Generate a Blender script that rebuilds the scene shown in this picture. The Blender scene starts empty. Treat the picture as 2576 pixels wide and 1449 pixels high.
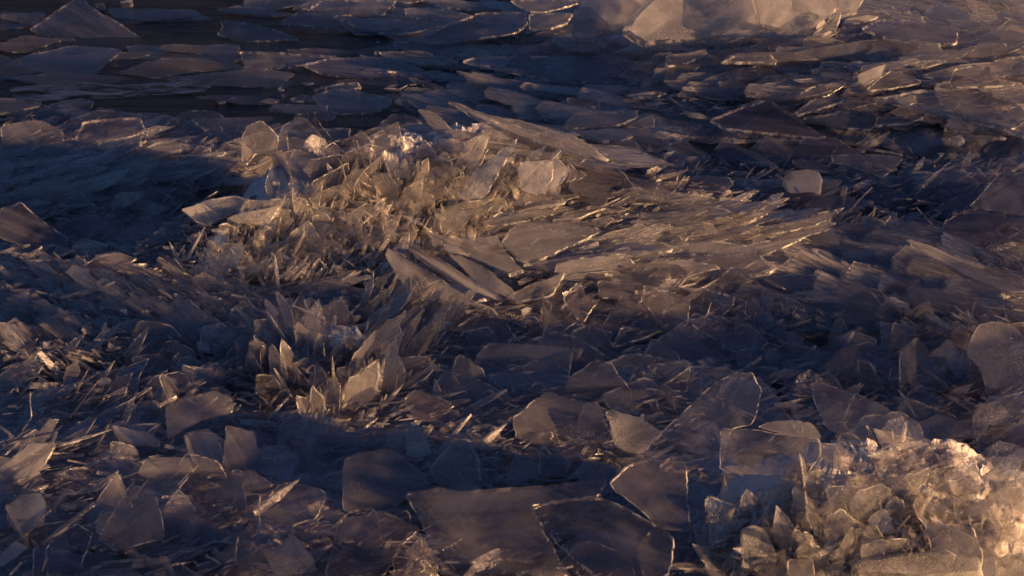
import bpy, bmesh, math, random
from mathutils import Vector, Matrix, noise
R = math.radians
rng = random.Random(7)
scene = bpy.context.scene
col = scene.collection

# ------------------------------------------------------------------ camera
CAM_H, PITCH, HT = 1.5, R(18.0), 0.18          # height over the ice, look-down angle, half width of view
cam_d = bpy.data.cameras.new('camera')
cam_d.lens = 100.0; cam_d.sensor_width = 36.0; cam_d.clip_start = 0.05; cam_d.clip_end = 2000
cam = bpy.data.objects.new('camera', cam_d); col.objects.link(cam)
cam.location = (0, 0, CAM_H); cam.rotation_euler = (R(90) - PITCH, 0, 0)
scene.camera = cam
EYE = Vector((0, 0, CAM_H))
FW = Vector((0, math.cos(PITCH), -math.sin(PITCH))); UP = Vector((0, math.sin(PITCH), math.cos(PITCH))); RT = Vector((1, 0, 0))

def ray(u, v):                                   # direction of sight through a point of the 2576 x 1449 picture
    return (FW + RT * ((u - 1288) / 1288 * HT) + UP * ((724.5 - v) / 1288 * HT)).normalized()
def g0(u, v, z=0.0):                             # where that sight meets height z
    d = ray(u, v); t = (z - CAM_H) / d.z
    return EYE + d * t

# ------------------------------------------------------------------ the lie of the ice
MOUNDS = []                                      # (x, y, height, radius along x, radius along y)
def mound(u, v, h, rx, ry): p = g0(u, v); MOUNDS.append((p.x, p.y, h, rx, ry))
mound(560, 670, .05, .15, .12); mound(760, 645, .085, .17, .13); mound(960, 635, .10, .18, .14); mound(1180, 625, .105, .18, .14)
mound(1370, 620, .085, .17, .14); mound(1570, 645, .08, .20, .14); mound(1800, 660, .07, .17, .12); mound(1330, 790, .06, .28, .13); mound(1650, 800, .04, .22, .16)
mound(840, 980, .06, .13, .13)
mound(250, 420, .045, .35, .25); mound(620, 430, .03, .25, .2); mound(100, 760, .03, .3, .2); mound(350, 900, .035, .3, .2)
mound(2150, 1430, .082, .16, .13); mound(2450, 1430, .092, .2, .14); mound(1900, 1430, .05, .12, .11)
mound(1850, 70, .07, .35, .4); mound(2350, 170, .06, .6, .8); mound(1900, 230, .035, .4, .35); mound(2400, 300, .04, .4, .3)
mound(1300, 330, .02, .35, .35); mound(1450, 80, .025, .4, .5)
mound(2300, 760, .02, .3, .3); mound(2450, 950, .04, .18, .16); mound(1650, 1050, .03, .2, .15); mound(300, 1250, .03, .4, .25); mound(1200, 1100, .02, .3, .15)
mound(2060, 390, -.06, .28, .12); mound(280, 590, -.025, .10, .06); mound(550, 180, -.09, .75, .75); mound(900, 240, -.03, .3, .25)
mound(2150, 570, -.03, .2, .2)
CORES = MOUNDS[1:5] + [MOUNDS[9]] + MOUNDS[14:17]
def lie(x, y):
    z = 0.012
    for mx, my, h, rx, ry in MOUNDS:
        q = ((x - mx) / rx) ** 2 + ((y - my) / ry) ** 2
        if q < 12: z += h * math.exp(-q)
    return z
def hit(u, v, lift=0.0):                         # where the sight meets the ice bed
    d = ray(u, v); t = 2.6; s = .03
    while t < 14:
        p = EYE + d * t
        if p.z <= max(lie(p.x, p.y), 0) + lift: break
        t += s
    a, b = t - s, t
    for _ in range(12):
        m = (a + b) / 2; p = EYE + d * m
        if p.z <= max(lie(p.x, p.y), 0) + lift: b = m
        else: a = m
    return EYE + d * b

# ------------------------------------------------------------------ materials
class NT:
    def __init__(s, name):
        s.m = bpy.data.materials.new(name); s.m.use_nodes = True
        s.t = s.m.node_tree; s.t.nodes.clear()
    def n(s, kind, **kw):
        o = s.t.nodes.new('ShaderNode' + kind)
        for k, v in kw.items():
            if hasattr(o, k) and k not in o.inputs: setattr(o, k, v)
            else: s.put(o.inputs[k.replace('_', ' ')] if k.replace('_', ' ') in o.inputs else o.inputs[k], v)
        return o
    def put(s, sock, v):
        if isinstance(v, bpy.types.NodeSocket): s.t.links.new(v, sock)
        else: sock.default_value = v
    def math(s, op, a, b=0.0, c=0.0):
        o = s.t.nodes.new('ShaderNodeMath'); o.operation = op
        for i, v in enumerate((a, b, c)): s.put(o.inputs[i], v)
        return o.outputs[0]
    def ramp(s, fac, lo, hi, a=0.0, b=1.0):
        o = s.t.nodes.new('ShaderNodeMapRange'); o.interpolation_type = 'SMOOTHSTEP'
        for i, v in enumerate((fac, lo, hi, a, b)): s.put(o.inputs[i], v)
        return o.outputs[0]
    def noise(s, vec, scale, detail=4, rough=.55, dist=0):
        o = s.t.nodes.new('ShaderNodeTexNoise')
        s.put(o.inputs['Vector'], vec)
        o.inputs['Scale'].default_value = scale; o.inputs['Detail'].default_value = detail
        o.inputs['Roughness'].default_value = rough; o.inputs['Distortion'].default_value = dist
        return o.outputs[0]
    def coords(s, stretch=(1, 1, 1)):
        tc = s.t.nodes.new('ShaderNodeTexCoord'); oi = s.t.nodes.new('ShaderNodeObjectInfo')
        mul = s.math('MULTIPLY', oi.outputs['Random'], 37.0)
        mp = s.t.nodes.new('ShaderNodeMapping'); mp.inputs['Scale'].default_value = stretch
        s.put(mp.inputs['Vector'], tc.outputs['Object'])
        ad = s.t.nodes.new('ShaderNodeVectorMath'); ad.operation = 'ADD'
        cb = s.t.nodes.new('ShaderNodeCombineXYZ'); s.put(cb.inputs[0], mul); s.put(cb.inputs[1], mul)
        s.put(ad.inputs[0], mp.outputs[0]); s.put(ad.inputs[1], cb.outputs[0])
        return ad.outputs[0], oi.outputs['Random']
    def world(s, rnd):                           # true position in the scene, shifted a little from piece to piece
        g = s.t.nodes.new('ShaderNodeNewGeometry'); ad = s.t.nodes.new('ShaderNodeVectorMath'); ad.operation = 'ADD'
        cb = s.t.nodes.new('ShaderNodeCombineXYZ'); s.put(cb.inputs[0], s.math('MULTIPLY', rnd, 9.0)); s.put(cb.inputs[2], s.math('MULTIPLY', rnd, 5.0))
        s.put(ad.inputs[0], g.outputs['Position']); s.put(ad.inputs[1], cb.outputs[0]); return ad.outputs[0]
    def mix(s, fac, a, b):
        o = s.t.nodes.new('ShaderNodeMixShader'); s.put(o.inputs[0], fac)
        s.t.links.new(a, o.inputs[1]); s.t.links.new(b, o.inputs[2]); return o.outputs[0]
    def mixc(s, fac, a, b):
        o = s.t.nodes.new('ShaderNodeMix'); o.data_type = 'RGBA'
        s.put(o.inputs[0], fac); s.put(o.inputs[6], a); s.put(o.inputs[7], b); return o.outputs[2]
    def out(s, sh):
        o = s.t.nodes.new('ShaderNodeOutputMaterial'); s.t.links.new(sh, o.inputs['Surface']); return s.m

def ice_material(name, cloud, colour, tint, streak=0.0, frost=0.0, rough=.12, bump=.25, trans=.5, fine=220.0, refr=0.0, big_scale=9, spec=.035, lim=(.36, .66)):
    """ice: clear with milky clouds; cloud = how milky (low, high); streak = fibrous; frost = grainy sparkle"""
    k = NT(name)
    _v, rnd = k.coords((1, 1, 1)); vec = k.world(rnd)
    sv, _ = k.coords((5, 60, 60))
    big = k.noise(vec, big_scale, 5, .6, .6)
    fib = k.noise(sv, 1.0, 5, .6, .4)
    fin = k.noise(vec, fine, 3, .7)
    pat = k.math('ADD', k.math('MULTIPLY', big, 1 - streak), k.math('MULTIPLY', fib, streak))
    cl = k.ramp(pat, lim[0], lim[1], cloud[0], cloud[1])
    cl = k.math('MULTIPLY_ADD', k.math('SUBTRACT', rnd, .5), .25, cl)
    if frost: cl = k.math('MULTIPLY_ADD', k.ramp(fin, .45, .62), frost, cl)
    cl = k.math('MINIMUM', k.math('MAXIMUM', cl, .03), 1.0)
    c = k.mixc(k.ramp(pat, .3, .75), (*[x * .72 for x in colour], 1), (*colour, 1))
    bsrc = k.math('ADD', k.math('MULTIPLY', fin, .35 + frost), k.math('ADD', k.math('MULTIPLY', fib, .5 + 1.5 * streak), big))
    bp = k.n('Bump', Strength=bump, Distance=.004, Height=bsrc)
    N = bp.outputs[0]
    dif = k.n('BsdfDiffuse', Color=c, Normal=N).outputs[0]
    trl = k.n('BsdfTranslucent', Color=c, Normal=N).outputs[0]
    body = k.mix(trans, dif, trl)
    clear = k.n('BsdfTransparent', Color=(*tint, 1)).outputs[0]
    if refr:
        rf = k.n('BsdfRefraction', Color=(*tint, 1), Roughness=.05, IOR=1.18, Normal=N).outputs[0]
        clear = k.mix(refr, clear, rf)
    sh = k.mix(cl, clear, body)
    lw = k.n('LayerWeight', Blend=.5, Normal=N).outputs['Facing']
    fr = k.math('MULTIPLY_ADD', k.math('POWER', lw, 5.0), .45, spec)
    ro = k.ramp(fin, .3, .7, rough * .5, rough * 1.6)
    gl = k.n('BsdfGlossy', Color=(1, 1, 1, 1), Roughness=ro, Normal=N).outputs[0]
    return k.out(k.mix(fr, sh, gl))

M = {}
WARMW = (.60, .58, .56)
MV = lambda a, b, c: (a, b * .97, c)
M['clear'] = ice_material('clear_ice', (.03, .26), (.48, .455, .47), (.91, .90, .93), streak=.2, rough=.14, bump=.4)
M['milky'] = ice_material('milky_ice', (.08, .46), (.54, .51, .52), (.86, .85, .88), streak=.3, rough=.18, bump=.4)
M['fibre'] = ice_material('fibrous_ice', (.06, .58), (.58, .55, .56), (.86, .85, .88), streak=.85, rough=.14, bump=.7)
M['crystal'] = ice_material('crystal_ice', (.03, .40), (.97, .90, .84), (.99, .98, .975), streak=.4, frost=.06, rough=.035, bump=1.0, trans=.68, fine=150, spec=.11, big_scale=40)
M['frosty'] = ice_material('frosted_ice', (.20, .66), (.78, .73, .70), (.86, .85, .88), frost=.12, rough=.16, bump=.5, fine=420, spec=.04)
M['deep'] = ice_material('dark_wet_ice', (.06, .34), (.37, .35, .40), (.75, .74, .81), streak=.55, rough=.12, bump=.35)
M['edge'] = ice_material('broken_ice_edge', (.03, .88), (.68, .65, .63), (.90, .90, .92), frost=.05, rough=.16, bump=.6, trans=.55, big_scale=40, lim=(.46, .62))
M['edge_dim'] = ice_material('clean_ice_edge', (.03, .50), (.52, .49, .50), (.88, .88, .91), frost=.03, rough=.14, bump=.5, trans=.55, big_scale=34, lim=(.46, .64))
M['hoar'] = ice_material('hoar_frost', (.25, .75), (.74, .71, .69), (.87, .88, .9), frost=.2, rough=.25, bump=.8, fine=420)

def bed_material():
    k = NT('dark_ice_bed')
    tc = k.t.nodes.new('ShaderNodeTexCoord').outputs['Object']
    a = k.noise(tc, 7, 6, .65, 1.2); b = k.noise(tc, 45, 5, .7, .5)
    v = k.t.nodes.new('ShaderNodeTexVoronoi'); v.feature = 'F1'; k.put(v.inputs['Vector'], tc); v.inputs['Scale'].default_value = 24
    c = k.mixc(k.ramp(a, .35, .68), (.12, .115, .125, 1), (.42, .40, .41, 1))
    bp = k.n('Bump', Strength=.9, Distance=.02, Height=k.math('ADD', k.math('ADD', a, k.math('MULTIPLY', b, .5)), k.math('MULTIPLY', v.outputs['Distance'], .8)))
    d = k.n('BsdfPrincipled', Roughness=.35, Normal=bp.outputs[0]); k.put(d.inputs['Base Color'], c); d.inputs['IOR'].default_value = 1.31
    return k.out(d.outputs[0])
M['bed'] = bed_material()
def water_material():
    k = NT('dark_water')
    tc = k.t.nodes.new('ShaderNodeTexCoord').outputs['Object']
    mp = k.t.nodes.new('ShaderNodeMapping'); mp.inputs['Scale'].default_value = (3, 16, 1); k.put(mp.inputs['Vector'], tc)
    a = k.noise(mp.outputs[0], 1.0, 5, .62, .8); b = k.noise(mp.outputs[0], 5.0, 4, .6, .3)
    bp = k.n('Bump', Strength=.8, Distance=.03, Height=k.math('ADD', a, k.math('MULTIPLY', b, .3)))
    d = k.n('BsdfPrincipled', Roughness=.2, Normal=bp.outputs[0])
    d.inputs['Base Color'].default_value = (.008, .010, .018, 1); d.inputs['IOR'].default_value = 1.33
    return k.out(d.outputs[0])
M['water'] = water_material()
def slush_material():
    k = NT('thin_slush')
    tc = k.t.nodes.new('ShaderNodeTexCoord').outputs['Object']
    mp = k.t.nodes.new('ShaderNodeMapping'); mp.inputs['Scale'].default_value = (10, 22, 10); k.put(mp.inputs['Vector'], tc)
    a = k.noise(mp.outputs[0], 1.0, 6, .7, .7)
    d = k.n('BsdfDiffuse', Color=(.30, .32, .37, 1)).outputs[0]
    t = k.n('BsdfTransparent', Color=(1, 1, 1, 1)).outputs[0]
    return k.out(k.mix(k.ramp(a, .40, .62, 0, .75), t, d))
M['slush'] = slush_material()
def ridge_material():  # for the added shading ridges; partly see-through so some sun passes
    k = NT('shade_ridge_ice')
    tc = k.t.nodes.new('ShaderNodeTexCoord').outputs['Object']
    a = k.noise(tc, 6, 6, .6, .4)
    d = k.n('BsdfDiffuse', Color=(.5, .5, .54, 1)).outputs[0]
    t = k.n('BsdfTransparent', Color=(.9, .9, .92, 1)).outputs[0]
    return k.out(k.mix(k.ramp(a, .35, .65, .28, .62), t, d))
M['ridge'] = ridge_material()
def hill_material():  # dark cover for the added hills that block the low sky
    k = NT('sky_block_hillside')
    tc = k.t.nodes.new('ShaderNodeTexCoord').outputs['Object']
    a = k.noise(tc, .25, 6, .7)
    return k.out(k.n('BsdfDiffuse', Color=k.mixc(a, (.02, .025, .022, 1), (.07, .07, .06, 1))).outputs[0])
M['hill'] = hill_material()
def core_material():
    k = NT('packed_crushed_ice')
    tc = k.t.nodes.new('ShaderNodeTexCoord').outputs['Object']
    a = k.noise(tc, 30, 6, .7, .8); b = k.noise(tc, 160, 4, .7)
    bp = k.n('Bump', Strength=1.0, Distance=.012, Height=k.math('ADD', a, k.math('MULTIPLY', b, .4)))
    d = k.n('BsdfPrincipled', Roughness=.25, Normal=bp.outputs[0]); k.put(d.inputs['Base Color'], k.mixc(a, (.56, .52, .50, 1), (.84, .79, .76, 1))); d.inputs['IOR'].default_value = 1.31
    return k.out(d.outputs[0])
M['core'] = core_material()

# ------------------------------------------------------------------ setting
def link(name, me, mats, parent=None):
    o = bpy.data.objects.new(name, me)
    for m in mats: me.materials.append(M[m])
    col.objects.link(o)
    if parent: o.parent = parent
    return o
def grid(name, x0, x1, nx, y0, y1, ny, fz, mat, smooth=True):
    vs = []; fs = []
    for j in range(ny + 1):
        for i in range(nx + 1):
            x = x0 + (x1 - x0) * i / nx; y = y0 + (y1 - y0) * j / ny
            vs.append((x, y, fz(x, y)))
    for j in range(ny):
        for i in range(nx):
            a = j * (nx + 1) + i; fs.append((a, a + 1, a + nx + 2, a + nx + 1))
    me = bpy.data.meshes.new(name); me.from_pydata(vs, [], fs)
    if smooth: me.polygons.foreach_set('use_smooth', [True] * len(fs))
    return link(name, me, [mat])
def bed_z(x, y):
    far = max(abs(x) - 1.7, y - 8.5, 2.6 - y, 0)
    z = lie(x, y) + .016 * noise.noise(Vector((x * 9, y * 9, 1.0))) + .010 * noise.noise(Vector((x * 26, y * 26, 4.0)))
    return z - .016
def core_z(x, y):                                 # pale packed ice inside the heaps, under the rubble elsewhere
    h = 0
    for mx, my, hh, rx, ry in CORES:
        q = ((x - mx) / rx) ** 2 + ((y - my) / ry) ** 2
        if q < 9: h = max(h, math.exp(-q))
    return bed_z(x, y) + (-.062 + (.105 if y < 3.95 else .090) * min(h, .9)) + .010 * noise.noise(Vector((x * 45, y * 45, 9.0))) + .0035 * noise.cell(Vector((x * 70, y * 70, 2.0))) + .004 * noise.noise(Vector((x * 110, y * 110, 6.0)))
bed = grid('ice_bed', -2.6, 2.6, 300, 1.6, 10.5, 420, bed_z, 'bed'); bed['kind'] = 'structure'
core = grid('crushed_ice_bed', -.75, .95, 300, 3.2, 5.3, 360, lambda x, y: core_z(x, y), 'core', False); core['kind'] = 'structure'
water = grid('water', -600, 600, 2, -100, 1500, 2, lambda x, y: 0.0, 'water', False); water['kind'] = 'structure'

# ------------------------------------------------------------------ broken ice: shapes
def rough_outline(pts, step, jit, rnd):          # break straight edges into slightly uneven ones
    out = []
    n = len(pts)
    for i in range(n):
        a, b = pts[i], pts[(i + 1) % n]
        L = (b - a).length; k = max(1, min(22, int(L / step)))
        d = (b - a); pn = Vector((-d.y, d.x)).normalized() if L > 1e-9 else Vector((0, 0))
        out.append(a.copy())
        bow = rnd.uniform(-.045, .03) * L
        for q in range(1, k):
            s = q / k
            out.append(a + d * s + pn * (bow * math.sin(math.pi * s) + rnd.uniform(-jit, jit)))
    return out
def soften(pts, f=.22, times=1):                 # take the tips off corners
    for _ in range(times):
        n = len(pts); out = []
        for i in range(n):
            p, a, b = pts[i], pts[i - 1], pts[(i + 1) % n]
            out.append(p.lerp(a, f)); out.append(p.lerp(b, f))
        pts = out
    return pts
def area2(pts): return sum(pts[i].x * pts[(i + 1) % len(pts)].y - pts[(i + 1) % len(pts)].x * pts[i].y for i in range(len(pts)))
def inset(pts, c):
    n = len(pts); out = []
    for i in range(n):
        p, a, b = pts[i], pts[i - 1], pts[(i + 1) % n]
        t = (b - a)
        if t.length < 1e-9: out.append(p.copy()); continue
        t.normalize(); out.append(p + Vector((-t.y, t.x)) * c)
    return out
def slab_data(pts, th, cham, warp=0.0, taper=None):
    """flat slab: two faces and a broken rim between them; returns verts, face polys, rim polys"""
    if area2(pts) < 0: pts = pts[::-1]
    inn = inset(pts, cham)
    n = len(pts)
    w = (lambda p: warp * (p.x * p.x - p.y * p.y) + warp * .7 * p.x * p.y) if warp else (lambda p: 0.0)
    tk = taper or (lambda p: 1.0)
    rings = [(inn, .5), (pts, .24), (pts, -.24), (inn, -.5)]
    vs = []
    for ring, h in rings:
        for p in ring: vs.append((p.x, p.y, w(p) + h * th * tk(p)))
    faces = [list(range(n)), list(range(4 * n - 1, 3 * n - 1, -1))]
    rim = []
    for r in range(3):
        for i in range(n):
            j = (i + 1) % n
            rim.append([r * n + j, r * n + i, (r + 1) * n + i, (r + 1) * n + j])
    return vs, faces, rim
def mesh_of(name, vs, fs, mi=None):
    me = bpy.data.meshes.new(name); me.from_pydata(vs, [], fs)
    if mi: me.polygons.foreach_set('material_index', mi)
    return me
def compact(vs, fs):
    used = sorted({i for f in fs for i in f}); mp = {u: k for k, u in enumerate(used)}
    return [vs[u] for u in used], [[mp[i] for i in f] for f in fs]

CROP = {'TL': (0, 0), 'TM': (1350, 0), 'TR': (2696, 0), 'ML': (0, 750), 'MM': (1350, 750), 'MR': (2696, 750), 'BL': (0, 1504), 'BM': (1350, 1504), 'BR': (2696, 1504)}
def D(crop, x, y):
    if crop == 'D': return (x, y)
    ox, oy = CROP[crop]
    return ((ox + x / 1.8114) * 2576 / 4096, (oy + y / 1.8114) * 2576 / 4096)

def tag(o, label, cat, group=None, kind=None):
    o['label'] = label
    if cat: o['category'] = cat
    if group: o['group'] = group
    o['kind'] = kind or 'thing'
def chunk_data(rnd, pts2, th):                   # lumpy block: a slab with several rings
    n = len(pts2)
    if area2(pts2) < 0: pts2 = pts2[::-1]
    c = sum(pts2, Vector((0, 0))) / n
    vs = []; prof = [(.80, .5), (.95, .34), (1.0, .08), (.98, -.25), (.8, -.5)]
    for s, h in prof:
        for p in pts2:
            q = c + (p - c) * s * rnd.uniform(.96, 1.03); vs.append((q.x, q.y, h * th + rnd.uniform(-.06, .06) * th))
    k = len(prof); fs = [list(range(n)), list(range(k * n - 1, (k - 1) * n - 1, -1))]
    for r in range(k - 1):
        for i in range(n):
            j = (i + 1) % n; fs.append([r * n + j, r * n + i, (r + 1) * n + i, (r + 1) * n + j])
    return vs, fs

HERO_LIFT = 0.0
def plate(crop, flat, p, name, label, mat='clear', edge='edge', th=5.0, yaw=0.0, lift=0.0, cat=None, frost=None, group=None, soft=1, warp=0.0, jit=1.0, cham=None, anchor=None):
    """one plate of ice with the outline given, lying or standing at p degrees from the level (turned by yaw)"""
    global rng
    rnd = random.Random(label)
    px = [D(crop, flat[i], flat[i + 1]) for i in range(0, len(flat), 2)]
    lowest = max(px, key=lambda q: q[1]) if p > 25 else (sum(q[0] for q in px) / len(px), .35 * max(q[1] for q in px) + .65 * sum(q[1] for q in px) / len(px))
    if anchor: lowest = D(crop, *anchor)
    A = hit(min(max(lowest[0], -150), 2730), min(lowest[1], 1560), lift * .001)
    pp, yy = R(p), R(yaw)
    N = Vector((math.sin(pp) * math.sin(yy), -math.sin(pp) * math.cos(yy), math.cos(pp)))
    W = []
    for u, v in px:
        d = ray(u, v); den = d.dot(N)
        t = (A - EYE).dot(N) / den if abs(den) > 1e-4 else 5
        W.append(EYE + d * t)
    c = sum(W, Vector()) / len(W)
    a = Vector((1, 0, 0)) - N * N.x; a.normalize(); b = N.cross(a)
    q2 = [Vector(((w - c).dot(a), (w - c).dot(b))) for w in W]
    sxx = sum(q.x * q.x for q in q2); syy = sum(q.y * q.y for q in q2); sxy = sum(q.x * q.y for q in q2)
    ang = .5 * math.atan2(2 * sxy, sxx - syy)
    ex = a * math.cos(ang) + b * math.sin(ang); ey = N.cross(ex)
    q2 = [Vector(((w - c).dot(ex), (w - c).dot(ey))) for w in W]
    size = max((q.length for q in q2))
    scale = (c - EYE).length / 4.8
    th = th * (.00075 if p < 26 else .00055)
    q2 = soften(q2, .10 if soft else .02, 1)
    q2 = rough_outline(q2, max(.006, size * .055), min(.0014 * jit * scale, size * .015), rnd)
    vs, fs, rim = slab_data(q2, th, cham * .001 if cham is not None else min(th * .35, size * .06), warp)
    v1, f1 = compact(vs, fs); v2, f2 = compact(vs, rim)
    o = link(name, mesh_of(name, v1, f1), [mat])
    o.matrix_world = Matrix((ex, ey, N)).transposed().to_4x4() if False else Matrix(((ex.x, ey.x, N.x, c.x), (ex.y, ey.y, N.y, c.y), (ex.z, ey.z, N.z, c.z), (0, 0, 0, 1)))
    tag(o, label, cat or name.replace('_', ' '), group)
    e = link('broken_edge', mesh_of('broken_edge', v2, f2), [edge], o)
    e.data.polygons.foreach_set('use_smooth', [True] * len(e.data.polygons))
    if frost: add_frost(o, N, c, ex, ey, crop, frost, th, rnd)
    return o
def add_frost(o, N, c, ex, ey, crop, frost, th, rnd):
    """a crust of frost grains on the near face of a plate, inside the outline given"""
    for fl in frost:
        px = [D(crop, fl[i], fl[i + 1]) for i in range(0, len(fl), 2)]
        W = []
        for u, v in px:
            d = ray(u, v); t = (c - EYE).dot(N) / d.dot(N); w = EYE + d * t - c
            W.append(Vector((w.dot(ex), w.dot(ey))))
        if area2(W) < 0: W = W[::-1]
        z = th / 2 if N.dot(EYE - c) > 0 else -th / 2
        s = 1 if z > 0 else -1
        xs = [w.x for w in W]; ys = [w.y for w in W]
        A = abs(area2(W)) / 2; n = min(2400, int(A / (.0026 ** 2)))
        vs = []; fs = []; tries = 0
        while len(fs) < 4 * n and tries < n * 6:
            tries += 1
            x, y = rnd.uniform(min(xs), max(xs)), rnd.uniform(min(ys), max(ys))
            if not inside(x, y, [(w.x, w.y) for w in W]): continue
            m = noise.noise(Vector((x * 30, y * 30, 3.3)))
            if m < rnd.uniform(-.5, .15): continue
            r = rnd.uniform(.0005, .0013); h = rnd.uniform(.0004, .0016); k = len(vs); t0 = rnd.uniform(0, 6.28)
            for q in range(3): vs.append((x + r * math.cos(t0 + q * 2.094), y + r * math.sin(t0 + q * 2.094), z - s * .0004))
            vs.append((x + rnd.uniform(-r, r), y + rnd.uniform(-r, r), z + s * h))
            fs += [(k, k + 1, k + 3), (k + 1, k + 2, k + 3), (k + 2, k, k + 3), (k, k + 2, k + 1)]
        if fs: link('frost_crust', mesh_of('frost_crust', vs, fs), ['hoar'], o)
def inside(x, y, poly):
    c = False; n = len(poly); j = n - 1
    for i in range(n):
        if (poly[i][1] > y) != (poly[j][1] > y) and x < (poly[j][0] - poly[i][0]) * (y - poly[i][1]) / (poly[j][1] - poly[i][1]) + poly[i][0]: c = not c
        j = i
    return c
# ------------------------------------------------------------------ broken ice: loose pieces, one object each
PROTO = {}
def proto(kind, mat, edge, i):
    key = (kind, mat, edge, i)
    if key in PROTO: return PROTO[key]
    rnd = random.Random(f'{kind}{i}')
    V2 = lambda x, y: Vector((x, y))
    if kind in ('blade', 'splinter'):            # long, pointed at +x, ragged at the root; unit length 1, root at 0
        w = rnd.uniform(.14, .30) if kind == 'blade' else rnd.uniform(.045, .09)
        tip = rnd.uniform(-.5, .5) * w
        pts = [V2(0, -w * rnd.uniform(.35, .5)), V2(rnd.uniform(.3, .6), -w * rnd.uniform(.42, .58)), V2(rnd.uniform(.68, .82), -w * rnd.uniform(.25, .45)), V2(1, tip)]
        if rnd.random() < .6: pts.append(V2(rnd.uniform(.86, .94), tip + w * rnd.uniform(.12, .3)))
        if rnd.random() < .5: pts += [V2(.74, w * .30), V2(.70, w * .48)]
        pts += [V2(rnd.uniform(.35, .6), w * rnd.uniform(.4, .55)), V2(0, w * rnd.uniform(.35, .5))]
        if kind == 'blade': pts += [V2(-rnd.uniform(.02, .1), w * rnd.uniform(-.2, .2))]
        pts = rough_outline(pts, .09, .006, rnd)
        th = rnd.uniform(.025, .045) if kind == 'blade' else rnd.uniform(.03, .05)
        vs, fs, rim = slab_data(pts, th, th * .4, rnd.uniform(-.06, .06), lambda p: max(.25, 1 - .7 * max(p.x, 0)))
    elif kind == 'shard':                        # many-sided plate about 1 across, standing on its lowest corner
        n = rnd.choice((4, 5, 5, 6, 7)); a0 = rnd.uniform(0, 6.28); sx = rnd.uniform(.65, 1.3)
        pts = []
        for q in range(n):
            t = a0 + (q + rnd.uniform(-.32, .32)) / n * 6.283; r = .5 * rnd.uniform(.75, 1.1)
            pts.append(V2(r * math.cos(t) * sx, r * math.sin(t) / sx))
        x0 = min(q.x for q in pts); pts = [V2(q.x - x0 * .75, q.y) for q in pts]
        pts = soften(pts, rnd.choice((.06, .1, .2)))
        pts = rough_outline(pts, .06, .009, rnd)
        th = rnd.uniform(.03, .05); vs, fs, rim = slab_data(pts, th, th * .4, rnd.uniform(-.05, .05))
    else:                                        # chunk
        n = rnd.choice((6, 7, 8)); a0 = rnd.uniform(0, 6.28); pts = []
        for q in range(n):
            t = a0 + (q + rnd.uniform(-.3, .3)) / n * 6.283; r = .5 * rnd.uniform(.7, 1.1)
            pts.append(V2(r * math.cos(t), r * math.sin(t)))
        vs, fs = chunk_data(rnd, pts, rnd.uniform(.4, .8)); rim = []
    me = mesh_of({'blade': 'ice_spike', 'splinter': 'ice_needle', 'shard': 'ice_shard', 'chunk': 'ice_chunk'}[kind], vs, fs + rim, [0] * len(fs) + [1] * len(rim))
    sm = [False] * len(fs) + [True] * len(rim); me.polygons.foreach_set('use_smooth', sm)
    me.materials.append(M[mat]); me.materials.append(M[edge])
    PROTO[key] = me
    return me

def frame(d, n):                                 # axes: x along d, z near n
    d = d.normalized(); z = (n - d * n.dot(d))
    if z.length < 1e-4: z = d.orthogonal()
    z.normalize(); y = z.cross(d); return d, y, z
COUNT = {}
def scatter(poly, n, kind, ang, size, name, label, group, mat='fibre', edge='edge', depth=(-.4, .4), face=(40, 25), aspect=(.8, 1.2), sink=.12, crop='D', lift=(0, 0), thick=1.0, seed=0, cat=None, minsep=0.0):
    """n loose pieces inside the outline; ang = range of lean in degrees (0 right, 90 upright, 180 left) or a function of the
    place; size in mm; depth = how far each leans away; face = angle of its flat from the level and its spread"""
    rnd = random.Random(f'{label}{seed}')
    P = [D(crop, poly[i], poly[i + 1]) for i in range(0, len(poly), 2)]
    x0, x1 = min(p[0] for p in P), max(p[0] for p in P); y0, y1 = min(p[1] for p in P), max(p[1] for p in P)
    made = []; spots = []; tries = 0
    while len(made) < n and tries < n * 40:
        tries += 1
        u, v = rnd.uniform(x0, x1), rnd.uniform(y0, y1)
        if not inside(u, v, P): continue
        if minsep and any((u - a) ** 2 + (v - b) ** 2 < minsep ** 2 for a, b in spots): continue
        spots.append((u, v))
        A = hit(u, v); A.z += rnd.uniform(*lift) * .001
        t = ang(u, v) if callable(ang) else ang
        t = R(rnd.uniform(*t))
        d = Vector((math.cos(t), rnd.uniform(*depth), math.sin(t))).normalized()
        f = R(face[0] + rnd.gauss(0, face[1])); yw = R(rnd.gauss(0, 35))
        N = Vector((math.sin(f) * math.sin(yw), -math.sin(f) * math.cos(yw), math.cos(f)))
        ex, ey, ez = frame(d, N)
        sight = (A - EYE).normalized(); back = sight - ez * (2 * sight.dot(ez))
        if back.dot(to_sun) > .90: spots and spots.pop(); continue      # no whole face may mirror the sun at the lens
        s = .001 * size[0] * (size[1] / size[0]) ** (rnd.random() ** 1.3)
        a = rnd.uniform(*aspect)
        c = A - ex * (s * sink)
        o = bpy.data.objects.new(name, proto(kind, mat, edge, rnd.randrange(14)))
        sx, sy, sz = s, s * a, s * thick * rnd.uniform(.8, 1.2) * (.06 / max(s, .03)) ** .35
        o.matrix_world = Matrix(((ex.x * sx, ey.x * sy, ez.x * sz, c.x), (ex.y * sx, ey.y * sy, ez.y * sz, c.y), (ex.z * sx, ey.z * sy, ez.z * sz, c.z), (0, 0, 0, 1)))
        col.objects.link(o)
        tag(o, label, cat or name.replace('_', ' '), group)
        made.append(o)
    COUNT[name] = COUNT.get(name, 0) + len(made)
    return made
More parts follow.
